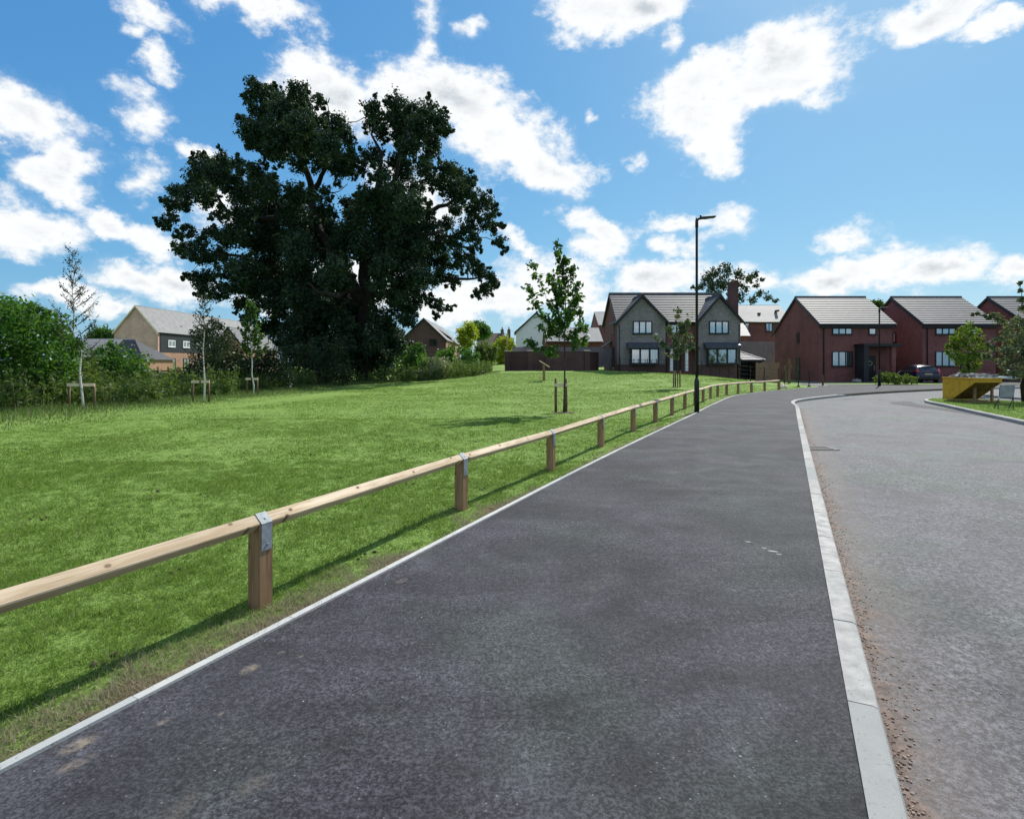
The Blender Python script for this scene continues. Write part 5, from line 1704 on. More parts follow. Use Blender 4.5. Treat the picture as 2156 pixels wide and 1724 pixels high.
limb([op(1205, 1300), op(1000, 1240, 2), op(800, 1150, 4), op(600, 1050, 2), op(420, 1020), op(300, 990)], .32, .05)
limb([op(960, 900, 1), op(760, 830), op(560, 850, 2), op(470, 800), op(420, 720), op(300, 620, 1)], .3, .06)
limb([op(1205, 1200), op(1060, 1255, -5), op(960, 1230, -5), op(900, 1180, -5)], .2, .07)
limb([op(1150, 1150), op(1090, 1110, -2), op(1000, 1000, -3)], .2, .1)
grow(mb, sk_nodes, [Vector(p) for p in tg], rng, .018, .13, 5, .16, 4)
# bare crooked twigs poking out at the top
for pts in ([(1015, 290), (1010, 235), (1000, 190)], [(1120, 320), (1160, 318), (1205, 295)], [(1010, 215), (1018, 190)], [(1030, 700), (1070, 690), (1115, 650)], [(410, 770), (445, 790), (500, 830)], [(1830, 900), (1800, 940), (1740, 970)]):
    mb.tube([op(a, b) for a, b in pts], [.05] + [.03] * (len(pts) - 1), 5, cap=False)
mb.build('trunk', M['bark'], oak)


# ---- generic bushes and far trees
def bush(name, label, cat, d, blobs, mat, lsize=.13, dens=16, per=16, depth=1.2, group=None, trunk=None, seed=1, zbase=None, flat=1.0, stem='bark'):
    """blobs: (x, y, r) sightings at distance d; each gets a front and a back ball so the crown has depth"""
    rg = random.Random(seed)
    cx_ = sum(b[0] for b in blobs) / len(blobs)
    X_ = hx(cx_ if trunk is None else trunk, d)
    z0 = float(zt(X_, d)) if zbase is None else zbase
    t = thing(name, (X_, d, z0), label, cat, group)
    cen, rad = [], []
    for (x, y, r) in blobs:
        for k in range(2):
            dd = d + (rg.uniform(-1, .2) if k == 0 else rg.uniform(0, 1)) * depth
            cen.append(W(x, y, dd) if k == 0 else W(x + rg.uniform(-.3, .3) * r, y + rg.uniform(-.3, .3) * r, dd)); rad.append(r * dd / F)
    cen_ = np.array([tuple(c) for c in cen]); rad = np.array(rad)
    ns = np.maximum(3, (dens * (rad / .8) ** 2).astype(int))
    V, Fq = leaves(cen_, np.stack([rad, rad, rad * flat], 1), ns, per, lsize, spread=.5, shell=.4)
    V[:, 2] = np.maximum(V[:, 2], z0 + .02)
    np_mesh('foliage' if cat in ('shrub', 'hedge', 'plant') else 'crown', V, Fq, M[mat], t)
    mb = MB()
    hgt = max(c.z for c in cen) - z0
    top = Vector((X_, d, z0 + hgt * (.35 if trunk is None else .55)))
    r0 = .03 + .022 * hgt
    pts = wobble((X_, d, z0 - .1), top, 4, .04, rg)
    mb.tube(pts, [r0, r0 * .85, r0 * .7, r0 * .55, r0 * .4], 8)
    grow(mb, [(p, r0 * (1 - .15 * i)) for i, p in enumerate(pts)][1:], [Vector(c) for c in cen], rg, .012, .1, 5, r0 * .5, 3)
    mb.build('stem' if cat in ('shrub', 'hedge', 'plant') else 'trunk', M[stem], t)
    return t


G = 'shrubs along the far side of the lawn'
bush('shrub', 'big bright green shrub filling the left edge of the photo', 'shrub', 19.5,
     [(-60,680,60),(-10,665,45),(35,670,42),(75,682,40),(110,700,34),(135,728,30),(20,730,60),(80,750,50),(-50,750,60),(130,770,35),(30,790,50),(90,805,42),(-30,810,50),(8,648,22),(62,652,18),(92,662,16)], 'bush_leaf', .11, 34, 20, 1.6, G, seed=1)
bush('shrub', 'olive shrub just behind the leftmost staked birch', 'shrub', 21.5, [(150,740,28),(165,770,35),(140,790,35),(175,800,32),(128,716,18),(148,820,30)], 'olive_leaf', .10, 30, 18, .9, G, seed=2)
bush('shrub', 'rounded green shrub below the pale brick gable', 'shrub', 24, [(215,768,36),(250,750,32),(285,765,26),(235,735,16),(215,738,14),(265,790,34),(225,800,36),(300,792,20),(190,790,28)], 'bush_leaf', .11, 28, 18, 1.2, G, seed=3)
bush('shrub', 'dark upright shrub behind the second staked birch', 'shrub', 29, [(440,700,22),(465,715,28),(425,720,18),(470,750,34),(438,755,30),(410,775,26),(480,785,32),(445,790,34),(500,760,22),(455,685,16),(412,704,10),(395,800,24)], 'dark_leaf', .11, 26, 16, 1.3, G, seed=4)
bush('shrub', 'low dark shrub behind the third staked tree', 'shrub', 32, [(520,770,26),(550,765,28),(580,775,30),(540,795,28),(600,795,28),(500,800,24),(570,745,16)], 'dark_leaf', .12, 24, 16, 1.3, G, seed=5)
bush('shrub', 'black-green thicket at the left foot of the big oak', 'shrub', 38, [(620,755,30),(650,745,28),(640,785,30),(680,775,34),(610,790,28),(700,740,24),(720,790,30),(670,800,28),(600,745,14)], 'dark_leaf', .14, 20, 16, 1.6, G, seed=6)
bush('shrub', 'mid green shrub at the right foot of the big oak', 'shrub', 43, [(872,752,24),(860,770,22),(890,765,22),(880,735,14),(900,780,18),(850,790,20)], 'bush_leaf', .15, 24, 16, 1.4, G, seed=7)
bush('shrub', 'bright green shrub in front of the brown gabled house', 'shrub', 50, [(935,750,16),(948,742,13),(925,762,15),(950,762,16),(940,773,12),(962,768,10)], 'bush_leaf', .16, 26, 16, 1.4, G, seed=8)
bush('shrub', 'green shrub left of the thin post, in the gap between the houses', 'shrub', 54, [(985,745,14),(975,760,14),(995,762,14),(985,775,12),(1003,750,9),(970,738,8)], 'bush_leaf', .16, 26, 16, 1.4, G, seed=9)
bush('shrub', 'tall grey-green shrub below the cottage roof', 'shrub', 60, [(1020,738,16),(1010,752,14),(1033,750,14),(1022,766,13),(1040,735,10),(1005,735,9)], 'olive_leaf', .18, 26, 16, 1.6, G, seed=10)
bush('shrub', 'yellow-lime shrub beside the left end of the garden wall', 'shrub', 64, [(1055,722,13),(1068,716,12),(1046,735,12),(1062,738,13),(1052,752,12),(1070,745,11),(1077,728,9),(1058,765,10)], 'lime_leaf', .18, 28, 16, 1.5, G, seed=11)
bush('broadleaf_tree', 'light green round tree beside the cottage roof', 'tree', 92, [(985,700,17),(975,712,12),(996,706,12),(985,720,14),(972,698,9),(990,688,9)], 'lime_leaf', .26, 20, 14, 2.5, 'trees beyond the houses', 985, seed=12)
bush('broadleaf_tree', 'darker round tree right behind the light green one', 'tree', 104, [(1012,690,13),(1022,696,11),(1002,684,8),(1012,704,13),(1028,704,8)], 'bush_leaf', .3, 20, 14, 2.5, 'trees beyond the houses', 1014, seed=13)
bush('broadleaf_tree', 'low green tree left of the pale brick gable, beyond the outbuildings', 'tree', 110, [(205,702,12),(220,698,11),(235,704,10),(190,710,10),(212,712,14),(230,714,12)], 'bush_leaf', .3, 18, 14, 2.5, 'trees beyond the houses', 215, seed=14)
bush('broadleaf_tree', 'small tree crown showing between the first two red brick houses', 'tree', 95, [(1838,640,8),(1848,638,8),(1858,645,8),(1830,646,7),(1866,653,8),(1848,648,9)], 'olive_leaf', .28, 16, 14, 2.5, 'trees beyond the houses', 1843, seed=15)
bush('broadleaf_tree', 'open-crowned tree rising behind the chimney of the stone house', 'tree', 88,
     [(1490,585,15),(1510,572,13),(1530,568,13),(1555,575,13),(1478,602,10),(1500,605,16),(1525,595,16),(1552,595,12),(1575,585,11),(1593,580,9),(1570,605,9),(1590,600,8),(1600,618,9),(1618,628,9),(1632,632,6),(1560,625,12),(1585,632,9),(1458,605,5),(1468,610,6),(1540,615,11),(1508,625,12),(1538,635,10),(1605,590,5)], 'dark_leaf', .26, 9, 12, 3, 'trees beyond the houses', 1545, seed=16)
bush('small_tree', 'fresh green bushy tree behind the yellow skip', 'tree', 29,
     [(2034,688,14),(2022,700,14),(2048,702,14),(2012,712,14),(2035,715,18),(2058,716,13),(2005,728,13),(2028,735,20),(2055,735,18),(2075,728,9),(2000,742,9),(2020,755,16),(2045,758,18),(2068,752,12),(1996,728,6),(2038,775,12),(2055,772,10),(2030,785,8)], 'fir_leaf', .11, 22, 16, .7, None, 2038, seed=17, zbase=0)
bush('small_tree', 'loose grey-green tree at the right edge of the photo beside the skip', 'tree', 23,
     [(2105,672,11),(2120,690,16),(2142,682,16),(2165,690,22),(2092,664,6),(2130,712,18),(2158,722,24),(2105,712,12),(2092,738,10),(2118,738,18),(2150,752,24),(2175,740,26),(2086,752,9),(2105,765,14),(2135,780,18),(2165,785,22),(2152,650,10),(2150,630,6),(2149,612,5),(2148,596,4),(2080,728,6),(2070,748,6),(2175,655,14),(2048,662,3),(2058,660,3),(2072,666,4),(2083,670,5)], 'grey_leaf', .10, 36, 15, .8, None, 2160, seed=18, zbase=0)
bush('shrub', 'low pale-flowered shrub bed beside the parked dark blue car', 'shrub', 41.5, [(1848,797,9),(1862,795,10),(1877,794,11),(1892,796,10),(1908,798,10),(1922,799,9),(1868,803,8),(1886,804,8),(1904,805,8)], 'olive_leaf', .12, 40, 16, .8, None, seed=19, zbase=0)

# pale grass clumps right of the oak
for i, (x, d, r, hgt, lab) in enumerate(((918, 42, .62, 1.25, 'tall pale feathery grass clump right of the big oak'), (880, 41.5, .6, .62, 'shorter pale grass clump against the foot of the oak shrubs'))):
    X_ = hx(x, d); z = float(zt(X_, d))
    t = thing('grass_clump', (X_, d, z), lab, 'plant', 'pale grass clumps by the oak')
    n = 1500
    P = np.stack([X_ + RNG.normal(size=n) * r * .42, d + RNG.normal(size=n) * r * .35, np.full(n, z)], 1)
    a = P - np.array([X_, d, z])
    V, Fa, _ = blades(P, hgt, .03, .25, segs=2)
    V = V.reshape(n, 5, 3); V[:, 2:4, :2] += a[:, None, :2] * .35; V[:, 4, :2] += a[:, :2] * .9
    o = np_mesh('blades', V.reshape(-1, 3), Fa, M['plume'], t)
    P2 = V[:, 4][::3]; V2, F2 = leaves(P2, np.full(len(P2), .06), np.full(len(P2), 1), 3, .07, elong=2.4)
    np_mesh('plumes', V2, F2, M['plume'], t)


# ---- staked young trees
def sapling(name, label, base, trunkpts, branches, mat_t, mat_l, r0, lsize, per_m, droop=0.0, group='staked young trees', r_leaf=.09, seed=3, per=4):
    rg = random.Random(seed)
    t = thing(name, base, label, 'tree', group)
    mb = MB()
    n_ = len(trunkpts)
    mb.tube(trunkpts, [r0 * (1 - .85 * i / (n_ - 1)) for i in range(n_)], 10)
    mb.build('trunk', M[mat_t], t)
    mb = MB(); cen = []
    for pts, leafy in branches:
        q = [Vector(pts[0])]
        for a, b in zip(pts, pts[1:]): q += wobble(a, b, 3, .03, rg)[1:]
        m_ = len(q)
        mb.tube(q, [max(.004, r0 * .32 * (1 - .8 * i / (m_ - 1))) for i in range(m_)], 6, cap=False)
        L = sum((q[i + 1] - q[i]).length for i in range(m_ - 1))
        k = max(2, int(L * per_m * leafy))
        for i in range(k):
            f = (.18 + .82 * rg.random() ** .8) * (m_ - 1)
            j = min(m_ - 2, int(f)); cen.append(q[j].lerp(q[j + 1], f - j) + Vector((rg.gauss(0, .3), rg.gauss(0, .3), rg.gauss(0, .25))) * r_leaf)
    if mb.v: mb.build('branches', M['twig'], t)
    cen = np.array([tuple(c) for c in cen])
    V, Fq = leaves(cen, np.full(len(cen), r_leaf), np.full(len(cen), 1), per, lsize, spread=1.0, shell=.2, droop=droop)
    np_mesh('leaves', V, Fq, M[mat_l], t)
    return t


def stake_frame(label, base, wid, hgt, ang=0.0, board=True, n=2, thin=.07, cross=.0):
    """two (or three) stakes with a crossboard and a rubber tie"""
    t = thing('stake_frame', base, label, 'tree stakes', 'timber stake frames')
    b = Vector(base); u = Vector((math.cos(ang), math.sin(ang), 0))
    for i in range(n):
        f = (i / (n - 1) - .5) * wid
        p = b + u * f + Vector((0, (0.0 if i != 1 or n == 2 else .25), 0))
        lean = Vector((random.uniform(-.02, .03), random.uniform(-.02, .02), 0))
        m = MB(); m.tube([p + Vector((0, 0, -.15)), p + lean + Vector((0, 0, hgt))], [thin * .55, thin * .5], 10); m.build('stake', M['stake_wood'], t)
    if board:
        m = MB(); c0 = b - u * (wid / 2 + .04) + Vector((0, -thin * .62, hgt - board)); c1 = b + u * (wid / 2 + .04) + Vector((0, -thin * .62, hgt - board + cross))
        m.beam(c0, c1, .025, .095); m.build('crossboard', M['pale_wood'], t)
        m = MB(); m.lathe(b + Vector((0, 0, hgt - board - .05)), [(.06, 0), (.065, .03), (.065, .07), (.06, .1)], 12); m.build('tie', M['steel_black'], t)
    return t


# birch 1
B = GP(177, 866)
def c5(cx, cy, d=None): return W(.2611 / 1.0 * cx * .7356, (800 + .2611 * cy) * .7356, B.y if d is None else d)
def birch(label, base, top, spread, seed, mat_l='birch_leaf', lens=(1.9, .5), ls=.045, dens=26, lo=.30, per=4, crook=.02):
    rg = random.Random(seed)
    b = Vector(base); tp = Vector(top)
    tr = wobble(b - Vector((0, 0, .1)), tp, 8, crook, rg)
    tr[0] = b - Vector((0, 0, .1))
    br = []
    Ht = (tp - b).length
    for i in range(34):
        f = lo + (1 - lo) * (i / 34)
        j = f * 8; k = min(7, int(j)); s = tr[k].lerp(tr[k + 1], j - k)
        a = i * 2.4 + rg.uniform(-.5, .5)
        L = spread * (lens[0] * (1 - f) + lens[1] * .6) * rg.uniform(.7, 1.15)
        up = .75 + .5 * f
        d1 = Vector((math.cos(a), math.sin(a) * .8, up * .7)); d2 = Vector((math.cos(a), math.sin(a) * .8, up * 1.3))
        e1 = s + d1 * L * .5; e2 = e1 + d2 * L * .45
        br.append(([s, e1, e2], 1.0))
        for q in range(3):
            st = s.lerp(e1, .4 + .3 * q) if q < 2 else e1
            a2 = a + rg.uniform(-1, 1)
            br.append(([st, st + Vector((math.cos(a2), math.sin(a2) * .8, 1.0)) * L * .35], 1.0))
    return sapling('young_birch' if mat_l == 'birch_leaf' else 'young_tree', label, base, tr, br, 'birch' if mat_l == 'birch_leaf' else 'birch', mat_l, .036 if Ht > 4 else .030, ls, dens, .02, seed=seed, r_leaf=.07, per=per)


birch('slender white-barked young birch, leftmost of the staked trees', tuple(B), W(150, 526, B.y), .62, 21, dens=8, ls=.042)
stake_frame('two brown stakes with a pale crossboard around the leftmost birch', tuple(GP(172, 865)), .82, .88, 0, .03)
B2 = GP(430, 849); birch('thin young birch in front of the dark upright shrub', tuple(B2), W(425, 622, B2.y), .62, 22, dens=7, ls=.05)
stake_frame('two stakes with a bright crossboard around the second birch from the left', tuple(GP(423, 849.5)), .62, .92, 0, .08)
B3 = GP(533, 834); birch('young leafy green tree on a straight pale stem, left of the oak', tuple(B3), W(530, 640, B3.y), .60, 23, 'maple_leaf', dens=14, ls=.09, lo=.42, per=4)
stake_frame('two thin stakes with a short crossboard around the leafy young tree left of the oak', tuple(GP(531, 834.5)), .5, .90, 0, .08)

# maple on the lawn
MB0 = GP(1187, 868)
def mc(cx, cy, dd=0.0): return W(1066.6 + .256 * cx, 478.1 + .256 * cy, MB0.y + dd)
tr = [MB0 - Vector((0, 0, .1)), mc(475, 1400), mc(478, 1250), mc(478, 1080), mc(478, 900), mc(482, 700), mc(488, 560), mc(490, 420), mc(492, 250)]
br = [([mc(478, 560), mc(455, 420), mc(440, 300), mc(405, 125)], 1.3), ([mc(482, 560), mc(530, 400), mc(540, 335)], 1.4), ([mc(488, 500), mc(490, 380), mc(492, 245)], 1.5),
      ([mc(478, 800), mc(400, 690, -.2), mc(330, 600, -.3), mc(300, 490, -.3), mc(240, 380, -.2), mc(220, 295, -.1)], .75),
      ([mc(478, 880), mc(370, 800, .2), mc(280, 700, .3), mc(225, 600, .3), mc(165, 470, .3)], 1.3),
      ([mc(478, 960), mc(400, 990, -.3), mc(260, 1000, -.4), mc(175, 920, -.4)], 1.2), ([mc(478, 930), mc(350, 860, .4), mc(250, 810, .5)], 1.2),
      ([mc(480, 900), mc(560, 850, .2), mc(620, 780, .3), mc(650, 860, .3), mc(635, 940, .3)], 1.2), ([mc(482, 820), mc(560, 690, -.2), mc(600, 650, -.3), mc(625, 740, -.3)], .7),
      ([mc(482, 720), mc(430, 620, -.2), mc(425, 540, -.2), mc(370, 410, -.2)], 1.1), ([mc(480, 980), mc(540, 990, -.3), mc(590, 960, -.3)], 1.0),
      ([mc(480, 760), mc(530, 640, .2), mc(540, 560, .2)], 1.2), ([mc(478, 1000), mc(400, 1030, .2), mc(330, 1040, .3)], 1.3), ([mc(478, 900), mc(440, 800, -.3), mc(420, 720, -.3)], 1.5),
      ([mc(478, 940), mc(520, 880, .3), mc(570, 930, .4)], 1.4), ([mc(480, 850), mc(400, 840, .1), mc(330, 900, .2)], 1.4)]
for k in range(10):
    a = k * 2.4; s = mc(480, 960 - k * 45)
    br.append(([s, s + Vector((math.cos(a) * .35, math.sin(a) * .55, .35)), s + Vector((math.cos(a) * .5, math.sin(a) * .8, .6))], 1.2))
sapling('young_maple', 'young leafy maple staked in the middle of the lawn', tuple(MB0), tr, br, 'twig', 'maple_leaf', .035, .125, 17, .04, r_leaf=.11, seed=9, per=4)
t = stake_frame('two dark round stakes with a short white board around the young maple', tuple(GP(1181, 867)), .33, 1.06, 0, .20, thin=.085)
# dark soil ring around its foot
m = MB(); P_ = [(MB0.x + .45 * math.cos(a) * random.uniform(.7, 1.1), MB0.y + .35 * math.sin(a) * random.uniform(.7, 1.1)) for a in np.linspace(0, 2 * math.pi, 22)[:-1]]
m.add([(x, y, float(zt(x, y)) + .008) for x, y in P_], [tuple(range(len(P_)))]); tag(m.build('bare_soil', M['soil']), kind='structure')

# second lawn sapling, in front of the stone house
S5 = W(1427, 818.5, 33.5); S5.z = float(zt(S5.x, 33.5))
def sc(cx, cy, dd=0.0): return W(1250.5 + .2047 * cx, 573.8 + .2047 * cy, 33.5 + dd)
tr = [S5 - Vector((0, 0, .1)), sc(862, 1000), sc(868, 850), sc(872, 700), sc(880, 560), sc(872, 370)]
br = [([sc(868, 860), sc(800, 790, -.3), sc(700, 730, -.3), sc(630, 655, -.2)], 1.0), ([sc(868, 840), sc(950, 780, .3), sc(1040, 730, .3)], 1.3), ([sc(870, 780), sc(930, 690), sc(970, 540, -.2)], 1.0), ([sc(870, 760), sc(800, 640, .3), sc(770, 560, .3)], 1.2),
      ([sc(868, 880), sc(830, 860), sc(740, 850)], .8), ([sc(872, 700), sc(890, 600), sc(905, 500)], 1.6), ([sc(872, 560), sc(860, 430), sc(868, 365)], .8), ([sc(870, 800), sc(890, 740, .3), sc(1000, 650, .3)], 1.2), ([sc(868, 820), sc(850, 740, -.3), sc(820, 680, -.3)], 1.6),
      ([sc(868, 850), sc(900, 800, -.3), sc(930, 780, -.3)], 1.6), ([sc(870, 640), sc(940, 560), sc(980, 425)], .6)]
sapling('young_tree', 'small staked tree in front of the porch of the stone house', tuple(S5), tr, br, 'twig', 'grey_leaf', .035, .14, 17, .04, r_leaf=.14, seed=10, per=5)
t = stake_frame('three short dark stakes around the small tree before the stone house', tuple(W(1425, 818, 33.5).xy) + (S5.z,), .38, .98, 0, False, 3, thin=.08)
# two slim stakes in the gap
for i, (px, d) in enumerate(((971, 52), (994, 50))):
    X_ = hx(px, d); z = float(zt(X_, d))
    sapling('young_tree', ('thin staked whip left of the gap by the green shrub', 'taller staked whip nearer the garden wall')[i], (X_, d, z), [Vector((X_, d, z)), Vector((X_, d, z + 1.2)), Vector((X_ + .03, d, z + (1.6, 2.3)[i]))],
            [([Vector((X_, d, z + 1.1)), Vector((X_ - .2, d, z + 1.6))], 1), ([Vector((X_, d, z + 1.3)), Vector((X_ + .25, d + .2, z + 1.9))], 1)], 'twig', 'bush_leaf', .03, .1, 14, seed=30 + i)
    stake_frame(('low pair of stakes around the left thin whip', 'low pair of stakes around the taller whip by the wall')[i], (X_, d, z), .55, .8, 0, .05)
X_ = hx(1066.5, 50.8); m = MB(); m.tube([(X_, 50.8, .2), (X_, 50.8, hz(708, 50.8))], [.07, .06], 8); tag(m.build('timber_pole', M['post_wood']), 'tall dark pole at the left end of the garden wall', 'pole')

# ================================================================= sky, sun, camera
AZ, EL = math.radians(35), math.radians(46)
sun = bpy.data.lights.new('sun', 'SUN'); sun.energy = 4.6; sun.angle = math.radians(.55); sun.color = (1, .955, .88)
so = bpy.data.objects.new('sun', sun); COL.objects.link(so)
sd = Vector((math.sin(AZ) * math.cos(EL), math.cos(AZ) * math.cos(EL), math.sin(EL)))
so.rotation_euler = sd.to_track_quat('Z', 'Y').to_euler(); so.location = (0, 0, 60)

CLOUDS = [(72,256,152,68,28,1.0),(150,350,70,60,40,.9),(130,385,100,40,18,.9),(175,410,55,38,0,.8),(40,462,130,62,8,1),(240,470,85,30,14,.9),(320,500,80,36,14,.9),
 (320,20,75,36,20,.6),(295,60,40,25,0,.45),(328,135,38,62,15,.75),(300,238,55,50,0,.62),(285,368,45,45,0,.55),(412,322,62,22,10,.7),(560,18,125,42,5,.8),(450,5,60,30,0,.6),
 (640,140,75,42,15,.9),(700,190,130,80,12,1),(850,215,120,85,0,1.05),(960,205,130,80,18,1.05),(1060,290,120,85,20,1.05),(1140,355,110,55,16,.95),(1195,370,60,70,0,.75),(1180,300,55,35,30,.6),
 (908,25,38,52,8,.55),(905,85,30,40,8,.45),(985,60,26,26,0,.45),(1270,15,130,75,0,1.05),(1360,5,95,50,0,.9),(1400,75,24,44,18,.5),
 (1630,150,155,92,-8,1.1),(1460,190,100,70,-10,1),(1490,260,100,85,20,1),(1520,335,62,55,20,.9),(1620,95,75,55,0,1),(1700,175,90,75,0,1),(1440,245,60,60,0,.8),
 (1985,22,125,56,4,1.05),(1950,60,70,40,0,.9),(2100,55,85,30,-4,.85),
 (1270,480,72,34,28,.75),(1245,525,58,36,0,.75),(1290,520,50,30,0,.6),(1105,508,62,24,20,.75),(1425,472,90,26,-4,.7),(1535,475,55,34,24,.62),(1500,500,50,26,0,.5),(1425,518,60,24,14,.7),(1785,497,64,28,-8,.75),
 (1740,582,120,32,-4,.95),(1850,553,140,48,-5,1),(1985,550,110,46,6,1),(2140,567,80,38,0,.9),(1395,585,110,44,0,1),(1590,585,60,32,0,.7),
 (285,592,125,44,12,.95),(370,590,100,46,0,.95),(140,628,95,30,4,.9),(235,642,70,24,0,.8),(620,615,120,50,0,.9),(780,600,150,60,0,1),
 (450,440,70,50,0,.7),(1030,628,130,48,8,1),(1180,600,115,66,14,1),(960,650,110,34,0,.9),(1265,635,60,28,0,.7),(1235,238,14,20,0,.4),(1335,340,22,14,0,.4),(880,420,120,100,0,.6)]


def world():
    w = bpy.data.worlds.new('World'); scene.world = w; w.use_nodes = True
    nt = w.node_tree; nt.nodes.clear()
    N = lambda k, **kw: _mk(nt, k, kw)
    Lk = nt.links.new
    def mth(op, a, b=0.0, c=None, clamp=False):
        n = N('Math', operation=op, use_clamp=clamp)
        for i, v in enumerate((a, b, c)):
            if v is None: continue
            if isinstance(v, bpy.types.NodeSocket): Lk(v, n.inputs[i])
            else: n.inputs[i].default_value = v
        return n.outputs[0]
    def rampn(f, lo, hi, a=0.0, b=1.0):
        n = N('MapRange', interpolation_type='SMOOTHSTEP'); Lk(f, n.inputs[0])
        for i, v in zip((1, 2, 3, 4), (lo, hi, a, b)): n.inputs[i].default_value = v
        return n.outputs[0]
    out = N('OutputWorld'); bg = N('Background'); Lk(bg.outputs[0], out.inputs[0])
    sky = N('TexSky'); sky.sky_type = 'NISHITA'; sky.sun_disc = False
    sky.sun_elevation = EL; sky.sun_rotation = AZ; sky.air_density = 1.0; sky.dust_density = .6; sky.ozone_density = 2.2; sky.altitude = 80
    tc = N('TexCoord'); nrm = N('VectorMath', operation='NORMALIZE'); Lk(tc.outputs['Generated'], nrm.inputs[0])
    sp = N('SeparateXYZ'); Lk(nrm.outputs[0], sp.inputs[0])
    az = mth('ARCTAN2', sp.outputs[0], sp.outputs[1]); el = mth('ARCSINE', sp.outputs[2])
    ae = N('CombineXYZ'); Lk(az, ae.inputs[0]); Lk(el, ae.inputs[1])
    def noi(scale, det, rough, sc=(1, 1, 1.7), col=False, dist=0.0, lac=2.0):
        mp = N('Mapping'); mp.inputs['Scale'].default_value = sc; Lk(nrm.outputs[0], mp.inputs[0])
        n = N('TexNoise'); Lk(mp.outputs[0], n.inputs['Vector']); n.inputs['Scale'].default_value = scale; n.inputs['Detail'].default_value = det
        n.inputs['Roughness'].default_value = rough; n.inputs['Distortion'].default_value = dist; n.inputs['Lacunarity'].default_value = lac
        return n.outputs[1 if col else 0]
    def warp(vec, scale, amt, det):
        c = noi(scale, det, .6, (1, 1, 1.3), True)
        s = N('VectorMath', operation='SUBTRACT'); Lk(c, s.inputs[0]); s.inputs[1].default_value = (.5, .5, .5)
        k = N('VectorMath', operation='SCALE'); k.inputs['Scale'].default_value = amt; Lk(s.outputs[0], k.inputs[0])
        a = N('VectorMath', operation='ADD'); Lk(vec, a.inputs[0]); Lk(k.outputs[0], a.inputs[1])
        return a.outputs[0]
    vec = warp(ae.outputs[0], 9, .10, 6)
    field = None
    for (x, y, rx, ry, rot, wt) in CLOUDS:
        a = math.atan((x - CX) / F); ca = math.cos(a)
        e = math.atan((HY - y) / F * ca)
        mp = N('Mapping'); mp.vector_type = 'TEXTURE'
        mp.inputs['Location'].default_value = (a, e, 0); mp.inputs['Rotation'].default_value = (0, 0, -math.radians(rot))
        k = 1.25
        mp.inputs['Scale'].default_value = (k * rx * ca * ca / F, k * ry * ca * math.cos(e) ** 2 / F, 1)
        Lk(vec, mp.inputs[0])
        # keep only in-plane distance
        fl = N('VectorMath', operation='MULTIPLY'); Lk(mp.outputs[0], fl.inputs[0]); fl.inputs[1].default_value = (1, 1, 0)
        ln = N('VectorMath', operation='LENGTH'); Lk(fl.outputs[0], ln.inputs[0])
        f = mth('MULTIPLY_ADD', ln.outputs['Value'], -wt, wt)
        if field is None: field = f
        else:
            sm = N('Math', operation='SMOOTH_MAX'); Lk(field, sm.inputs[0]); Lk(f, sm.inputs[1]); sm.inputs[2].default_value = .12
            field = sm.outputs[0]
    # clouds behind the viewer: plain noise field
    back = mth('MULTIPLY', mth('SUBTRACT', noi(2.2, 5, .5), .47), 4.0)
    back = mth('ADD', back, mth('MULTIPLY', rampn(sp.outputs[1], .45, .1), 1.0)); back = mth('SUBTRACT', back, 1.0)
    field = mth('MAXIMUM', field, back)
    fb = noi(13, 12, .62, (1, 1, 1.6)); fb2 = noi(42, 10, .65, (1, 1, 1.4)); big = noi(5, 4, .5)
    f2 = mth('ADD', field, mth('MULTIPLY', mth('SUBTRACT', fb, .5), 1.4))
    f2 = mth('ADD', f2, mth('MULTIPLY', mth('SUBTRACT', fb2, .5), .75))
    dens = mth('MULTIPLY', rampn(f2, .0, .54), rampn(sp.outputs[2], -.01, .03))
    # sheet-like thin veil round each cloud
    veil = mth('MULTIPLY', rampn(mth('ADD', field, mth('MULTIPLY', mth('SUBTRACT', fb, .5), .9)), -.05, .5), .22)
    dens = mth('MAXIMUM', dens, veil)
    # grey undersides: thick parts, broken by noise
    sh = noi(8, 8, .55, (1, 1, 2.2), dist=.3)
    thick = mth('MULTIPLY', rampn(f2, .5, 1.15), rampn(sh, .40, .68))
    cm = N('Mix', data_type='RGBA'); Lk(thick, cm.inputs[0]); cm.inputs[6].default_value = (9.9, 10.1, 10.2, 1); cm.inputs[7].default_value = (5.6, 6.2, 6.7, 1)
    sc = N('SeparateColor'); Lk(sky.outputs[0], sc.inputs[0])
    hs = N('CombineColor')
    Lk(mth('MULTIPLY', sc.outputs[0], .62), hs.inputs[0])
    Lk(mth('MULTIPLY', mth('POWER', sc.outputs[1], .66), 1.72), hs.inputs[1])
    Lk(mth('MULTIPLY', mth('POWER', sc.outputs[2], .38), 3.8), hs.inputs[2])
    mx = N('Mix', data_type='RGBA'); Lk(dens, mx.inputs[0]); Lk(hs.outputs[0], mx.inputs[6]); Lk(cm.outputs[2], mx.inputs[7])
    Lk(mx.outputs[2], bg.inputs[0]); bg.inputs[1].default_value = .079
    w.cycles.sampling_method = 'MANUAL'; w.cycles.sample_map_resolution = 512


def _mk(nt, k, kw):
    n = nt.nodes.new('ShaderNode' + k)
    for a, b in kw.items(): setattr(n, a, b)
    return n


world()

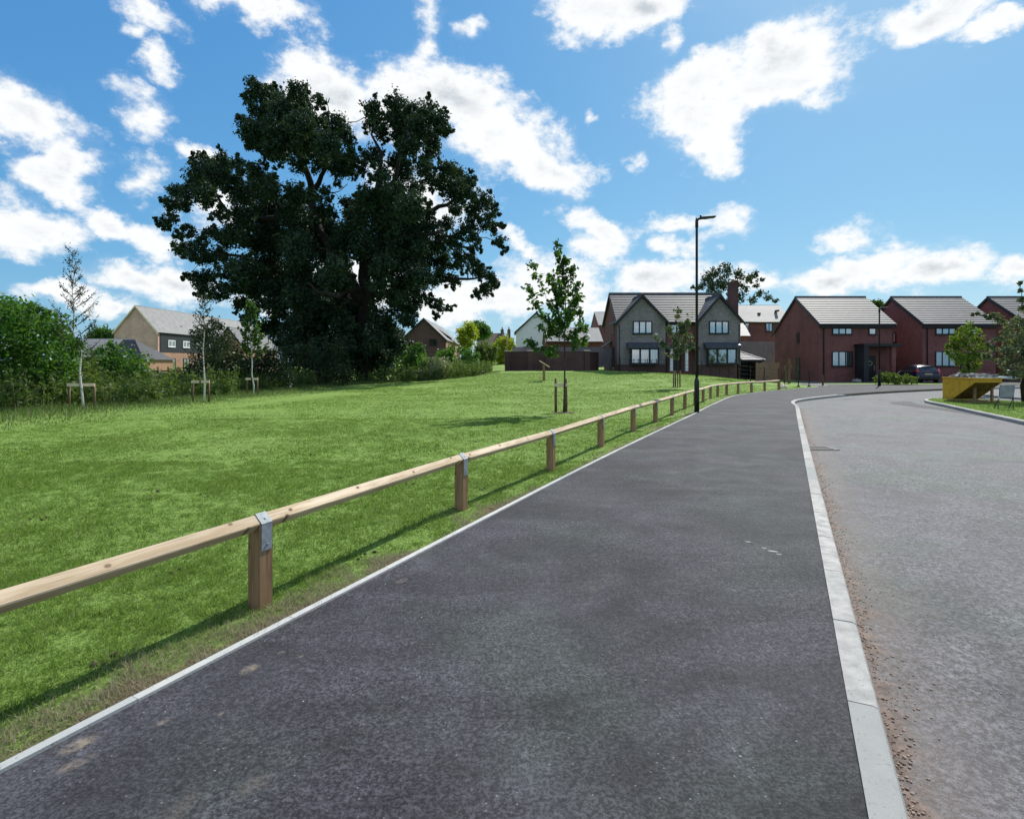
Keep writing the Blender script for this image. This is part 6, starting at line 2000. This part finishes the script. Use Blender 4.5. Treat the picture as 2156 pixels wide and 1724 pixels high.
cam = bpy.data.cameras.new('camera'); co = bpy.data.objects.new('camera', cam); COL.objects.link(co)
co.location = (0, 0, H); co.rotation_euler = (math.radians(90), 0, 0)
cam.sensor_width = 36; cam.lens = 36 * F / 2156
cam.shift_y = -((1724 / 2) - HY) / 2156
cam.clip_start = .05; cam.clip_end = 3000
scene.camera = co
scene.view_settings.view_transform = 'Standard'; scene.view_settings.look = 'None'
scene.view_settings.exposure = 0.35; scene.view_settings.gamma = 1.0
scene.cycles.max_bounces = 6; scene.cycles.transparent_max_bounces = 8
scene.cycles.use_denoising = True
scene.cycles.sample_clamp_indirect = 8
